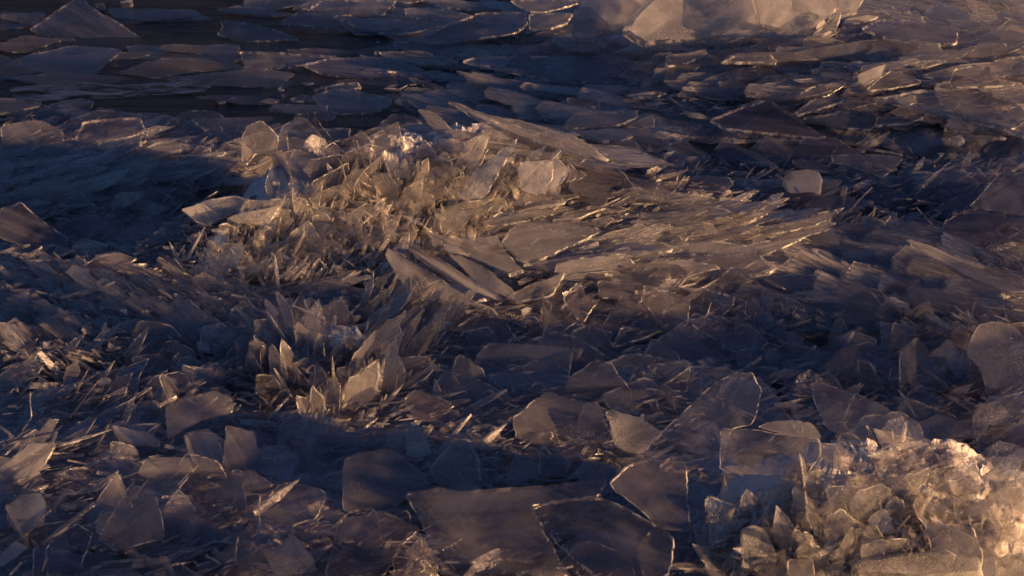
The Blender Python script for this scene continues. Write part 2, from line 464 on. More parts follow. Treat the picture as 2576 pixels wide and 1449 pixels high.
def crumbs(name, polys, size, mat, label, squash=1.0, lift=(0, 30), seed=3, lean=None, spread=.4, loose=0):
    """uncountable small bits of ice as one object of kind stuff: polys = [(outline, how many)]"""
    rnd = random.Random(seed); vs = []; fs = []
    for poly, n, *own in polys:
        lean_ = own[0] if own else lean
        P = [(poly[i], poly[i + 1]) for i in range(0, len(poly), 2)]
        x0, x1 = min(p[0] for p in P), max(p[0] for p in P); y0, y1 = min(p[1] for p in P), max(p[1] for p in P)
        k = 0; tries = 0
        while k < n and tries < 30 * n:
            tries += 1
            u, v = rnd.uniform(x0, x1), rnd.uniform(y0, y1)
            if not inside(u, v, P): continue
            k += 1
            A = hit(u, v); A.z += rnd.uniform(*lift) * .001 * rnd.random()
            s = .001 * size[0] * (size[1] / size[0]) ** (rnd.random() ** 2)
            ax = Vector((rnd.gauss(0, 1), rnd.gauss(0, 1), abs(rnd.gauss(0, 1)))).normalized()
            if lean_ and (not loose or rnd.random() > loose):
                t = R(lean_[0] + (lean_[1] - lean_[0]) * (noise.noise(Vector((u * .012, v * .02, 5.0))) * .9 + .5) + rnd.gauss(0, 14)); ax = Vector((math.cos(t), rnd.gauss(0, spread), math.sin(t))).normalized()
            ex, ey, ez = frame(ax, Vector((rnd.gauss(0, 1), rnd.gauss(0, 1), rnd.gauss(0, 1))))
            L = s * rnd.uniform(.8, 2.2); Wd = s * rnd.uniform(.25, .7); T = s * rnd.uniform(.05, .2)
            if lean_ and rnd.random() < .6: L *= 1.5; Wd *= .6
            b = len(vs)
            ring = [(-.5, -.4), (.1, -.55), (.55, rnd.uniform(-.2, .2)), (.15, .5), (-.45, .4)]
            for z in (-.5, .5):
                for x, y in ring:
                    p = A + ex * (x * L) + ey * (y * Wd * (1.0 if z < 0 else .8)) + ez * (z * T); vs.append(p[:])
            fs.append((b + 4, b + 3, b + 2, b + 1, b)); fs.append((b + 5, b + 6, b + 7, b + 8, b + 9))
            for i in range(5): j = (i + 1) % 5; fs.append((b + i, b + j, b + 5 + j, b + 5 + i))
    o = link(name, mesh_of(name, vs, fs), [mat]); o['kind'] = 'stuff'; o['label'] = label
    return o
RIDGE = [(0.5, .46), (2.40, .46), (2.60, .0), (3.02, .0), (3.15, .42), (3.34, .42), (3.5, .24), (4.1, .24), (4.3, .40), (4.75, .42), (5.1, .06), (6.0, 0), (11, 0)]  # heights along the added ridge, set by where its shade should fall
RIDGE_X, RIDGE_SLOPE = 1.95, .14
# ------------------------------------------------------------------ unseen ridge added beyond the right edge, shaped to put chosen ground in shade
def ridge_top(y):
    prof = RIDGE
    for (a, ha), (b, hb) in zip(prof, prof[1:]):
        if a <= y <= b: t = (y - a) / (b - a); return ha + (hb - ha) * t * t * (3 - 2 * t)
    return prof[0][1] if y < prof[0][0] else prof[-1][1]
def ridge_z(x, y):
    xc = RIDGE_X + RIDGE_SLOPE * (y - 4.5)
    q = (x - xc) / .22
    h = ridge_top(y) * (1 + .22 * noise.noise(Vector((x * 5, y * 5, 7.7))) + .10 * noise.noise(Vector((x * 17, y * 17, 2.7))))
    return -.05 + (h + .05) * math.exp(-q * q * abs(q))
rg = grid('shade_ridge', 1.0, 3.4, 80, .5, 8.0, 260, ridge_z, 'ridge', False); rg['kind'] = 'structure'
def front_z(x, y):
    q = (y - 2.86) / .09; e = min(1, max(0, (x + 1.2) / .25)) * min(1, max(0, (.68 - x) / .12))
    h = .19 * e * (1 + .25 * noise.noise(Vector((x * 7, y * 7, 3.1))) + .12 * noise.noise(Vector((x * 23, y * 23, 5.5))))
    return -.05 + (h + .05) * math.exp(-q * q * abs(q))
fr = grid('front_shade_ridge', -1.4, .9, 150, 2.5, 3.15, 40, front_z, 'ridge', False); fr['kind'] = 'structure'  # unseen ridge added below the frame to shade the lower left
def hill_z(x, y):
    t = max(0, 1 - ((y - 120) / 60) ** 2)
    return -1 + t * (24 + 12 * noise.noise(Vector((x * .012, 3.3, 0))) + 5 * noise.noise(Vector((x * .06, y * .06, 2.0))))
hl = grid('sky_block_hills', -420, 420, 160, 58, 182, 24, hill_z, 'hill'); hl['kind'] = 'structure'  # unseen hills, added to block low sky and darken the water's reflection
# ------------------------------------------------------------------ light: a low sun on the right, clear evening sky
SUN_EL, SUN_AZ = R(6.5), R(-25.0)                 # azimuth from +x towards +y
to_sun = Vector((math.cos(SUN_EL) * math.cos(SUN_AZ), math.cos(SUN_EL) * math.sin(SUN_AZ), math.sin(SUN_EL)))
sd = bpy.data.lights.new('sun', 'SUN'); sd.energy = 5.0; sd.angle = R(.9); sd.color = (1.0, .58, .27)
sun = bpy.data.objects.new('sun', sd); col.objects.link(sun); sun.location = (3, 5, 3)
sun.rotation_euler = to_sun.to_track_quat('Z', 'Y').to_euler()
w = bpy.data.worlds.new('World'); scene.world = w; w.use_nodes = True
nt = w.node_tree; bg = nt.nodes['Background']
sky = nt.nodes.new('ShaderNodeTexSky'); sky.sky_type = 'NISHITA'; sky.sun_disc = False
sky.sun_elevation = SUN_EL; sky.sun_rotation = R(90) - SUN_AZ; sky.air_density = 1.0; sky.dust_density = .4; sky.ozone_density = 6.0
hs = nt.nodes.new('ShaderNodeHueSaturation'); hs.inputs['Saturation'].default_value = .84; hs.inputs['Hue'].default_value = .505
nt.links.new(sky.outputs[0], hs.inputs['Color']); nt.links.new(hs.outputs[0], bg.inputs[0]); bg.inputs[1].default_value = .05
scene.view_settings.view_transform = 'Standard'; scene.view_settings.look = 'None'; scene.view_settings.gamma = 1.0
scene.view_settings.exposure = 1.27
c = scene.cycles
c.max_bounces = 6; c.transparent_max_bounces = 11; c.transmission_bounces = 8; c.diffuse_bounces = 4; c.glossy_bounces = 4
c.caustics_reflective = False; c.caustics_refractive = False; c.sample_clamp_direct = 20.0; c.sample_clamp_indirect = 6.0
c.use_denoising = True
c.use_adaptive_sampling = True; c.adaptive_threshold = .02
# ------------------------------------------------------------------ plates that can be told apart, one by one (outlines in parts of the picture)
P = plate
BR_ = 'edge'; DM = 'edge_dim'
# --- open water, upper left
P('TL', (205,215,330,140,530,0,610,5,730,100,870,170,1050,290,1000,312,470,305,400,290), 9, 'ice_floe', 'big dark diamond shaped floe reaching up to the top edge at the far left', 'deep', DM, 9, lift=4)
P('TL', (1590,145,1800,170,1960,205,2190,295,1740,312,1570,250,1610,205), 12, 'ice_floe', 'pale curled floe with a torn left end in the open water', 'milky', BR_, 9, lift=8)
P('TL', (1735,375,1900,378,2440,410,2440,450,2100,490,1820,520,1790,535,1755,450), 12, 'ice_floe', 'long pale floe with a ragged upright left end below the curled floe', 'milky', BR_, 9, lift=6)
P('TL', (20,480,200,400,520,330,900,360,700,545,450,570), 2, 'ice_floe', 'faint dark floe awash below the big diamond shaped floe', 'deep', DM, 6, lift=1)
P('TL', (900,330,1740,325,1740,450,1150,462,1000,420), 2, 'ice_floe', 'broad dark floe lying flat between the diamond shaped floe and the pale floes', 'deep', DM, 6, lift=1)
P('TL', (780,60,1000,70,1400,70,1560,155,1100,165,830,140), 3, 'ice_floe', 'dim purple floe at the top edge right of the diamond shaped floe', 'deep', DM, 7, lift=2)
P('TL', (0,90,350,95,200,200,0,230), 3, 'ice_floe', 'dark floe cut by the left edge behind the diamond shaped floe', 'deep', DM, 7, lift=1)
P('TL', (680,40,760,35,765,60,690,62), 30, 'ice_block', 'small white block of ice on the top edge right of the diamond shaped floe', 'frosty', BR_, 30, lift=6)
P('TL', (870,28,960,5,965,35,880,42), 30, 'ice_block', 'small warm lit block of ice at the top edge over the dim purple floe', 'frosty', BR_, 30, lift=8)
for q, (pts, lab) in enumerate((((1645,735,1690,700,1725,720,1700,740), 'small rounded white floe, leftmost of the little floes in the dark channel'),
    ((1870,740,1950,715,2030,730,1990,750), 'thin flat little floe left of the broken cluster in the dark channel'),
    ((2100,720,2190,690,2300,710,2290,735,2140,745), 'jagged little floe in the middle of the broken cluster in the channel'),
    ((2270,660,2330,630,2375,635,2340,670), 'little tilted floe at the top of the broken cluster in the channel'),
    ((2040,690,2080,690,2080,712,2045,712), 'tiny square floe over the thin flat floe in the channel'),
    ((2010,640,2060,625,2058,658,2015,658), 'tiny floe, topmost left of the broken cluster in the channel'),
    ((2170,605,2280,603,2240,618), 'sliver of a floe far back in the dark channel'),
    ((1940,800,1990,755,2380,762,2370,820,2160,835), 'larger flat blue floe below the broken cluster in the channel'),
    ((1545,738,1580,715,1620,722,1640,742,1590,748), 'flat little floe touching the rounded white floe in the channel'))):
    P('TL', pts, 12, 'ice_floe', lab, 'milky', BR_, 8, lift=4)
P('TM', (-190,700,-60,655,60,645,390,715,380,780,250,830,0,838,-120,790), 5, 'ice_floe', 'blue grey floe with a straight right end beside the dark channel', 'milky', BR_, 8, lift=3)
P('TM', (-130,632,20,606,150,600,180,640,60,662,-60,652), 6, 'ice_floe', 'small blue floe behind the floe with the straight right end', 'milky', BR_, 8, lift=3)
P('TM', (140,700,215,700,215,745,180,740), 25, 'ice_floe', 'small chip of ice lying on the floe with the straight right end', 'milky', BR_, 6, lift=10)
# --- top middle
P('TM', (-120,0,440,0,330,120,-60,125,-200,60), 10, 'ice_sheet', 'purple sheet with a pale front rim at the top edge left of the middle', 'milky', BR_, 9, lift=20)
P('TM', (590,265,790,180,1030,90,1370,95,1380,180,1290,250,700,325,500,285), 11, 'ice_sheet', 'big brown sheet with a bright bent front rim left of the frosted block', 'milky', BR_, 10, lift=28)
P('TM', (1385,100,1720,100,1660,180,1540,215,1390,222), 10, 'ice_sheet', 'brown sheet wedged between the big brown sheet and the frosted block', 'milky', BR_, 9, lift=24)
P('TM', (0,138,640,150,770,185,590,235,380,262,160,210), 8, 'ice_sheet', 'dim purple sheet pointing right under the sheet with the pale front rim', 'milky', BR_, 8, lift=14)
P('TL', (2010,175,2190,75,2300,100,2560,125,2700,190,2560,232,2300,200), 12, 'ice_sheet', 'humped sheet with a lit curved left rim left of the pale rimmed sheet', 'milky', BR_, 9, lift=16)
P('TL', (2105,70,2280,0,2560,-10,2700,30,2600,66,2300,78), 10, 'ice_sheet', 'warm brown sheet cut by the top edge behind the humped sheet', 'milky', BR_, 9, lift=16)
P('TL', (1560,70,1750,40,2150,110,1950,122,1700,98), 6, 'ice_sheet', 'dark sheet lying behind the pale curled floe', 'deep', DM, 8, lift=6)
P('TM', (480,60,800,70,1000,125,860,165,500,135), 8, 'ice_sheet', 'narrow dark sheet behind the big brown sheet', 'milky', BR_, 8, lift=22)
P('TM', (820,0,1150,30,1280,60,1020,85,760,60,600,0), 8, 'ice_sheet', 'dark brown sheet at the top edge above the big brown sheet', 'milky', BR_, 8, lift=24)
P('TM', (1240,0,1380,90,1500,100,1840,0), 14, 'ice_sheet', 'warm lit sheet with fine cracks at the top edge left of the frosted block', 'clear', BR_, 9, lift=30)
P('TM', (295,380,620,375,890,450,830,475,520,462,350,415), 9, 'ice_sheet', 'pale brown tongue of ice below the big brown sheet', 'fibre', BR_, 8, lift=16)
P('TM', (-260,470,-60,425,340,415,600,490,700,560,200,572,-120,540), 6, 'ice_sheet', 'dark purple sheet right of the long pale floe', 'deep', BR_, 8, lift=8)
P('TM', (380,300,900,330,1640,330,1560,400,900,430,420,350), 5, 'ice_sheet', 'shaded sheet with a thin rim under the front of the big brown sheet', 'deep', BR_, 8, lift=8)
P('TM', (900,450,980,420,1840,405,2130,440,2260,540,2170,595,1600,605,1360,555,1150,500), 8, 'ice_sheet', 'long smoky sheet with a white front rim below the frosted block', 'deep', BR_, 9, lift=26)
P('TM', (850,515,1000,540,1150,570,1880,655,1600,760,1350,760,1200,665,960,580), 14, 'ice_spear', 'streaky pointed slab under the long smoky sheet, its tip to the left', 'fibre', BR_, 8, lift=16)
P('TM', (445,540,620,590,820,660,1130,780,1100,785,830,682,560,597), 22, 'ice_spear', 'slim brown spear slanting down to the right, uppermost of the slanting spears', 'fibre', BR_, 8, lift=16)
P('TM', (450,680,700,722,950,800,1000,890,580,790), 16, 'ice_spear', 'dark pointed slab right of the blue grey floe', 'fibre', BR_, 8, lift=10)
P('TM', (580,790,700,810,850,962,720,960,640,880), 30, 'ice_plate', 'small brown plate leaning under the dark pointed slab', 'milky', BR_, 7, lift=6)
P('TM', (795,742,870,750,1100,840,1300,870,1560,930,1830,1050,1980,1170,1700,1110,1430,1030,1280,990,1090,905,970,850), 24, 'ice_spear', 'long sunlit brown spear slanting down to the right behind the central heap', 'fibre', BR_, 10, lift=24)
P('TM', (240,920,820,908,1280,990,1620,1080,1620,1150,1300,1160,1100,1060,760,1190,430,1090), 10, 'ice_sheet', 'wide streaked purple sheet behind the crest of the central heap', 'fibre', DM, 8, lift=8)
P('TM', (310,892,400,825,560,845,620,900,300,912), 18, 'ice_plate', 'pale grey plate lying on the back of the wide streaked purple sheet', 'milky', BR_, 8, lift=12)
P('TM', (1655,710,1890,700,1910,790,1700,772), 20, 'ice_plate', 'little square ended plate under the right half of the long smoky sheet', 'milky', BR_, 8, lift=10)
P('TM', (1350,760,1570,760,1600,810,1540,872,1410,830), 25, 'ice_plate', 'grey plate with a rounded pale rim under the streaky pointed slab', 'milky', BR_, 8, lift=12)
P('TM', (1620,940,1670,870,1720,820,2170,800,2180,860,2000,925), 16, 'ice_sheet', 'blue grey sheet with a pale front rim left of the black gap', 'milky', BR_, 9, lift=22)
P('TM', (2080,690,2320,665,2400,678,2300,712,2120,717), 14, 'ice_spear', 'flat lit sliver below the right end of the long smoky sheet', 'milky', BR_, 9, lift=18)
P('TM', (2070,930,2200,860,2290,830,2300,925), 28, 'ice_plate', 'pale tilted plate standing at the left end of the black gap', 'milky', BR_, 9, lift=16)
P('TM', (1700,960,2050,935,2150,990,2060,1030,1900,1034), 10, 'ice_sheet', 'grey sheet with a thick pale front rim at the mouth of the black gap', 'milky', BR_, 10, lift=14)
P('TM', (2000,1020,2140,1015,2260,1135,2150,1110), 24, 'ice_plate', 'pale blue triangular plate below the mouth of the black gap', 'milky', BR_, 8, lift=4)
P('TM', (0,1035,280,920,320,930,412,1070,350,1190,250,1080), 34, 'ice_plate', 'clear dark plate with a heavy dark rim behind the central heap', 'clear', DM, 9, lift=4)
P('TL', (1990,990,2020,975,2340,1040,2412,1100,2320,1180,2100,1190,1960,1110), 55, 'ice_plate', 'clear angular plate standing left of the dark rimmed plate', 'clear', BR_, 6)
P('TL', (2010,950,2540,928,2536,1010,2350,1042), 12, 'ice_sheet', 'thin grey sheet at the waterline behind the clear angular plate', 'milky', BR_, 8, lift=4)
# --- frosted block
P('TM', (1690,170,1760,60,1850,70,1990,215,1840,312,1710,300), 55, 'ice_block', 'rough crusty lump forming the left end of the frosted block', 'frosty', BR_, 70, frost=[(1700,160,1780,70,1900,110,1980,210,1840,300,1710,290)], lift=30)
P('TM', (1700,120,1760,-20,1880,-60,2560,-60,2560,160,2300,200,2100,240,1850,250), 62, 'ice_block', 'smoky upper slab of the frosted block leaning over at the top edge', 'frosty', BR_, 40, lift=0, anchor=(2200,290))
P('D', (1560,85,1620,10,1700,-60,1960,-60,1995,10,1950,80,1890,108,1700,116,1620,122), 66, 'ice_block', 'broad sunlit frosted face of the large block at the top edge', 'frosty', BR_, 80, frost=[(1600,90,1700,20,1880,0,1970,20,1940,80,1880,104,1700,112)], lift=30)
P('TR', (560,-40,1195,-40,1190,85,1000,245,800,260,600,200), 60, 'ice_block', 'smooth pale frosted slab right of the broad sunlit face', 'frosty', BR_, 50, lift=30)
P('TR', (1130,-40,1400,-40,1320,105,1150,150), 60, 'ice_block', 'narrow frosted slab at the right end of the frosted block', 'frosty', BR_, 40, lift=30)
P('TR', (1000,252,1200,88,1215,110,1180,215,1080,268), 50, 'ice_plate', 'tilted slab with a deep ridged rim propped under the pale frosted slab', 'frosty', BR_, 30, lift=34)
P('TR', (1240,140,1400,110,1490,125,1440,150,1220,190), 28, 'ice_plate', 'curved lit plate lying right of the ridged slab', 'frosty', BR_, 12, lift=30)
P('TR', (1110,270,1200,200,1470,160,1470,215,1330,265), 22, 'ice_plate', 'dark wedge of ice under the curved lit plate', 'milky', BR_, 12, lift=26)
P('TR', (1390,85,1640,75,1800,120,1820,180,1480,115), 10, 'ice_sheet', 'layered pale sheet running right from the frosted block', 'fibre', BR_, 12, lift=30)
P('TR', (1480,140,1900,150,2060,200,2050,330,1700,330,1350,215), 9, 'ice_sheet', 'wide sunlit brown sheet below the layered pale sheet', 'milky', BR_, 10, lift=34)
# --- upper right field
P('TR', (520,702,600,630,845,618,800,652,640,716), 24, 'ice_plate', 'blue plate with a bright front rim in the lower left of the sunlit field', 'milky', BR_, 9, lift=18)
P('TR', (-60,405,230,360,242,395,100,466,-60,490), 20, 'ice_plate', 'brown plate with a cut front corner below the crusty lump', 'milky', BR_, 9, lift=30)
P('TR', (330,462,440,400,700,400,746,440,740,470), 14, 'ice_plate', 'low brown plate with a rounded right end below the frosted block', 'milky', BR_, 10, lift=30)
P('TR', (860,722,1000,620,1240,590,1246,622,1100,712), 22, 'ice_plate', 'purple plate with a broad pale front rim in the middle of the sunlit field', 'milky', BR_, 10, lift=28)
P('TR', (1250,640,1390,640,1482,755,1300,790,1120,830), 26, 'ice_plate', 'dark cornered plate right of the broad rimmed purple plate', 'milky', BR_, 9, lift=30)
P('TR', (850,835,1000,720,1222,708,1232,742,900,846), 24, 'ice_plate', 'brown plate with a long white front rim under the broad rimmed purple plate', 'milky', BR_, 10, lift=34)
P('TR', (1400,642,1580,500,1792,590,1780,612,1400,668), 28, 'ice_plate', 'brown gabled plate above the great pale sheet', 'milky', BR_, 9, lift=30)
P('TR', (1990,602,2030,500,2190,470,2476,605,2460,626,2030,642), 26, 'ice_plate', 'clean brown triangular plate with a bright right tip near the right edge', 'milky', BR_, 10, lift=34)
P('TR', (1330,600,1330,540,1480,480,1545,460,1500,560,1380,630), 40, 'ice_plate', 'rippled upright plate with a lit curved right rim in the sunlit field', 'frosty', BR_, 8, lift=26)
P('TR', (1430,716,1760,660,2100,640,2560,640,2560,1010,2300,915,1900,832), 8, 'ice_sheet', 'great pale sheet with a long straight front rim at the right edge', 'clear', BR_, 11, lift=44)
P('TR', (1590,710,1740,690,1768,745,1690,775), 20, 'ice_plate', 'small bent plate lying on the left corner of the great pale sheet', 'milky', BR_, 6, lift=60)
P('TR', (1970,860,2330,910,2560,1000,2300,960,2000,952), 22, 'ice_plate', 'narrow plate under the front rim of the great pale sheet', 'milky', BR_, 8, lift=26)
P('TR', (250,872,480,780,670,718,790,790,870,850,1112,1000,1020,1012,540,962,370,946), 24, 'ice_plate', 'large dark triangular plate with a bright right rim left of the black gap', 'deep', BR_, 10, lift=30)
P('TR', (66,808,190,820,265,866,110,856), 40, 'ice_plate', 'bright lit chip at the left foot of the large dark triangular plate', 'frosty', BR_, 10, lift=26)
P('TR', (900,862,1290,800,1460,818,1470,880,1420,952,1180,932), 18, 'ice_plate', 'dusky plate with scooped rim above the black gap', 'milky', BR_, 9, lift=34)
P('TR', (1470,842,1800,850,1806,866,1700,902,1450,922), 16, 'ice_plate', 'lit brown plate jutting left over the black gap', 'milky', BR_, 9, lift=34)
P('TR', (610,1082,650,1000,1160,1030,1192,1090,1110,1142,830,1142), 24, 'ice_plate', 'brown squared plate below the large dark triangular plate', 'milky', BR_, 9, lift=6)
P('TR', (535,882,800,982,790,992,530,970), 40, 'ice_plate', 'thin lit plate propped on the front of the large dark triangular plate', 'clear', BR_, 6, lift=14)
P('TR', (1160,1090,1380,1068,1385,1105,1200,1120), 30, 'ice_plate', 'pale little plate at the front of the black gap', 'milky', BR_, 8, lift=6)
P('TR', (1370,1050,1400,1070,1640,1110,1660,1130,1390,1090), 35, 'ice_stick', 'pale narrow bar lying across the front of the black gap', 'milky', BR_, 7, lift=8)
P('TR', (1305,1048,1380,1006,1400,915,1408,915,1395,1012,1312,1050), 75, 'ice_stick', 'bent white stick of ice standing in the black gap', 'hoar', BR_, 4, lift=0)
P('TR', (1460,1000,1570,1000,1670,1100,1640,1115,1520,1070), 30, 'ice_plate', 'dim grey piece half sunk in the black gap', 'milky', DM, 9, lift=2)
P('TR', (1950,960,2300,960,2420,1010,2200,1030,2000,1000), 14, 'ice_plate', 'lit brown ledge in the right half of the black gap', 'fibre', BR_, 10, lift=14)
P('TR', (1980,1010,2080,985,2110,1030,2050,1050), 40, 'ice_block', 'small glittering lump on the ledge in the black gap', 'crystal', BR_, 25, lift=14)
# --- right hollow
P('TR', (1138,1122,1300,1115,1680,1135,1520,1287,1478,1280,1240,1190,1150,1186), 30, 'ice_plate', 'blue arrow shaped plate with a pale front rim in the shaded hollow', 'milky', BR_, 8, lift=2)
P('TR', (845,1160,1000,1165,1280,1270,900,1222), 26, 'ice_plate', 'dark blue pointed plate left of the arrow shaped plate', 'deep', BR_, 7, lift=2)
P('TR', (785,1320,800,1280,850,1250,980,1238,1050,1262,1075,1310,1060,1420,820,1430), 50, 'ice_block', 'round frosty brown lump in the shaded hollow', 'frosty', 'hoar', 50, frost=[(820,1300,880,1255,980,1245,1050,1270,1060,1330,830,1340)], lift=4)
P('TR', (1060,1300,1190,1300,1200,1420,1060,1425), 45, 'ice_plate', 'smooth dim plate right against the round frosty lump', 'milky', DM, 8, lift=2)
P('MR', (1480,342,1590,195,1612,175,1622,285,1552,402), 65, 'ice_plate', 'pointed pale plate standing upright in the shaded hollow', 'milky', BR_, 6)
P('TR', (1720,1449,1880,1260,2060,1108,2300,1310,2220,1449), 34, 'ice_plate', 'big smoky gabled plate below the right part of the black gap', 'clear', BR_, 8, lift=4)
P('MR', (1940,332,1960,240,2132,150,2536,235,2560,420,2000,405), 34, 'ice_plate', 'big dark plate with pale upper corner under the right edge', 'deep', DM, 9, lift=10)
P('MR', (2130,140,2250,15,2350,-100,2560,-120,2560,215), 45, 'ice_plate', 'steep dark plate behind the big plate at the right edge', 'milky', BR_, 8, lift=26)
P('MR', (1100,362,1250,340,1165,200,1000,268,1040,330), 30, 'ice_plate', 'dark plate with a lit lower rim beside the tips of the fan', 'deep', BR_, 7, lift=2)
P('MR', (1165,224,1290,146,1435,-5,1440,0,1298,152,1170,230), 60, 'ice_stick', 'long thin rod of ice slanting across the shaded hollow', 'milky', BR_, 4, lift=10)
P('MR', (1432,280,1445,150,1462,130,1450,282), 70, 'ice_stick', 'short pale rod left of the pointed upright plate', 'milky', BR_, 5)
P('MR', (1750,140,1760,142,1935,330,1925,332), 60, 'ice_stick', 'straight thin rod leaning against the big dark plate', 'milky', BR_, 4, lift=4)
P('MR', (1215,170,1222,172,1258,0,1250,-5), 70, 'ice_stick', 'upright thin rod in front of the round frosty lump', 'milky', BR_, 4)
P('MM', (2280,0,2290,0,2330,150,2322,152), 70, 'ice_stick', 'thin dim rod standing behind the fan', 'milky', BR_, 4)
P('TR', (290,1090,340,1030,400,1030,700,1170,810,1260,790,1262,640,1180,420,1060), 40, 'ice_plate', 'dark plate with an arched rim left in the shaded hollow', 'deep', DM, 7, lift=4)
P('TR', (-40,1040,70,1018,240,1110,300,1180,180,1200,-60,1130), 24, 'ice_plate', 'blue streaked slab at the left of the shaded hollow', 'fibre', DM, 8, lift=4)
# --- tips of the fan
P('MR', (-330,250,-60,165,300,108,515,93,440,130,150,205,-200,290), 26, 'ice_spear', 'topmost long lit spear of the fan, ending in a bright point', 'fibre', BR_, 9, lift=16)
P('MR', (170,190,330,130,492,162,430,152,300,235), 34, 'ice_spear', 'short lit spear just under the topmost spear of the fan', 'fibre', BR_, 8, lift=12)
P('MR', (440,282,560,180,677,128,640,162,470,286), 44, 'ice_spear', 'slim spear standing clear at the upper right of the fan', 'fibre', BR_, 7, lift=6)
P('MR', (430,300,850,250,1020,218,1118,243,1000,290,700,345,420,370), 28, 'ice_spear', 'broad lit spear that reaches farthest right in the fan', 'fibre', BR_, 10, lift=14)
P('MR', (100,520,350,450,700,380,992,352,820,430,632,507,400,540), 26, 'ice_spear', 'brown spear under the farthest reaching spear of the fan', 'fibre', BR_, 9, lift=12)
P('MR', (-500,640,-200,520,560,480,640,510,757,590,690,632,430,656,0,670), 22, 'ice_spear', 'broad smooth spear at the lower right of the fan with a sharp corner', 'milky', BR_, 10, lift=16)
P('MM', (1240,190,1500,120,1652,103,1645,122,1450,162,1260,200), 40, 'ice_spear', 'first slim spear of the fan beside the curled plates', 'fibre', BR_, 7, lift=30)
P('MM', (980,260,1300,190,1500,140,1765,128,1755,172,1300,262,1020,300), 30, 'ice_spear', 'broad square ended spear on top of the fan', 'fibre', BR_, 9, lift=24)
P('MM', (1500,230,1700,170,1942,138,1935,160,1750,232), 32, 'ice_spear', 'pale spear right of the square ended spear', 'fibre', BR_, 8, lift=18)
P('MM', (1880,142,2000,90,2118,48,2010,100,1890,150), 50, 'ice_stick', 'dark needle pointing up right from the fan', 'fibre', BR_, 5, lift=12)
P('MM', (1540,112,1640,85,1765,62,1650,100), 50, 'ice_stick', 'dark needle above the first slim spear of the fan', 'fibre', BR_, 5, lift=22)
P('MM', (1700,265,2000,188,2300,148,2328,152,2280,192,1900,275), 30, 'ice_spear', 'rounded lit spear in the upper middle of the fan', 'fibre', BR_, 9, lift=14)
P('MM', (2070,115,2200,98,2500,100,2520,112,2450,127,2150,128), 14, 'ice_spear', 'low shaded slab behind the upper spears of the fan', 'deep', BR_, 8, lift=8)
P('MM', (1180,400,1300,250,1700,258,1880,300,1905,335,1760,402,1480,532,1330,548), 34, 'ice_slab', 'smooth grey brown slab with a lit curling right rim in the fan', 'clear', BR_, 11, lift=28)
P('MM', (1330,560,1700,500,2200,455,2432,445,2420,470,2000,520,1500,610), 22, 'ice_spear', 'long low spear with a rounded end below the curling slab', 'fibre', BR_, 8, lift=14)
P('MM', (1320,620,1800,560,2400,540,2420,680,1900,690,1640,625), 24, 'ice_slab', 'wide smooth slab under the long low spear', 'milky', DM, 9, lift=6)
# --- leaf shaped plates in the middle
P('MM', (345,490,360,433,460,470,525,525,840,722,1000,830,1062,872,760,842,600,792,490,742,420,640), 58, 'ice_plate', 'foremost leaf shaped plate with a pointed upper left end', 'milky', BR_, 7, frost=[(560,690,640,650,760,740,760,810,640,780)])
P('MM', (465,370,540,402,720,500,1000,680,1272,822,1180,832,850,702,560,500), 62, 'ice_plate', 'slender leaf shaped plate behind the foremost one with a dark upper rim', 'fibre', DM, 7, lift=8)
P('MM', (662,328,750,372,1150,345,1200,440,1352,615,1330,632,1180,602,1000,520,780,400), 55, 'ice_plate', 'square cornered brown plate with a bright right rim behind the leaf shaped plates', 'milky', BR_, 8, lift=26)
P('MM', (790,475,900,490,1100,600,1292,762,1270,832,1000,690), 60, 'ice_plate', 'rear leaf shaped plate tucked under the square cornered plate', 'milky', DM, 7, lift=10)
P('MM', (735,390,850,420,965,482,950,502,800,480), 56, 'ice_plate', 'rough frosted patch of a plate at the left of the square cornered plate', 'frosty', BR_, 6, lift=36)
P('MM', (920,842,1000,835,1092,872,1060,892), 40, 'ice_spear', 'bright short bar at the foot of the leaf shaped plates', 'crystal', BR_, 9, lift=8)
P('MM', (660,330,700,330,760,380,740,500,690,420), 70, 'ice_plate', 'small pointed plate sticking up left of the square cornered plate', 'clear', BR_, 5, lift=20)
# --- crest of the central heap
P('TM', (860,1449,1000,1225,1180,1090,1312,992,1290,1062,1150,1300,1060,1449), 72, 'ice_spear', 'tall sword shaped plate standing at the right end of the crest', 'crystal', BR_, 11, lift=75)
P('TM', (860,1180,950,1110,1102,1068,1040,1200,930,1215), 66, 'ice_plate', 'clear pointed plate standing left of the tall sword shaped plate', 'clear', BR_, 5, lift=70)
P('TM', (1300,1212,1360,1166,1562,1160,1562,1300,1440,1422,1330,1385), 66, 'ice_plate', 'clear squared plate with a bright rim right of the tall sword shaped plate', 'crystal', BR_, 6, lift=70)
P('TM', (1555,1150,1590,1145,1682,1230,1620,1342,1420,1422,1500,1360), 60, 'ice_plate', 'curled clear plate at the right end of the crest', 'crystal', BR_, 6, lift=70)
P('TM', (1665,1195,1690,1190,1740,1242,1720,1302,1650,1330,1690,1260), 62, 'ice_plate', 'small curled plate right behind the curled clear plate', 'clear', BR_, 5, lift=40)
P('TM', (1700,1218,1812,1262,1790,1285,1670,1332), 55, 'ice_plate', 'outermost small plate at the right end of the crest', 'clear', BR_, 5, lift=40)
P('TM', (1540,1162,1806,1146,1750,1202,1700,1190), 50, 'ice_plate', 'thin dark pointed plate lying over the curled plates', 'clear', BR_, 5, lift=70)
P('TM', (1240,1449,1300,1400,1560,1330,1620,1340,1600,1500,1340,1510), 50, 'ice_plate', 'rounded glossy plate below the clear squared plate', 'crystal', BR_, 8, lift=10)
P('TM', (410,1230,560,1225,550,1290,420,1290), 70, 'ice_plate', 'thin iridescent plate standing on the crest', 'clear', BR_, 4, lift=50)
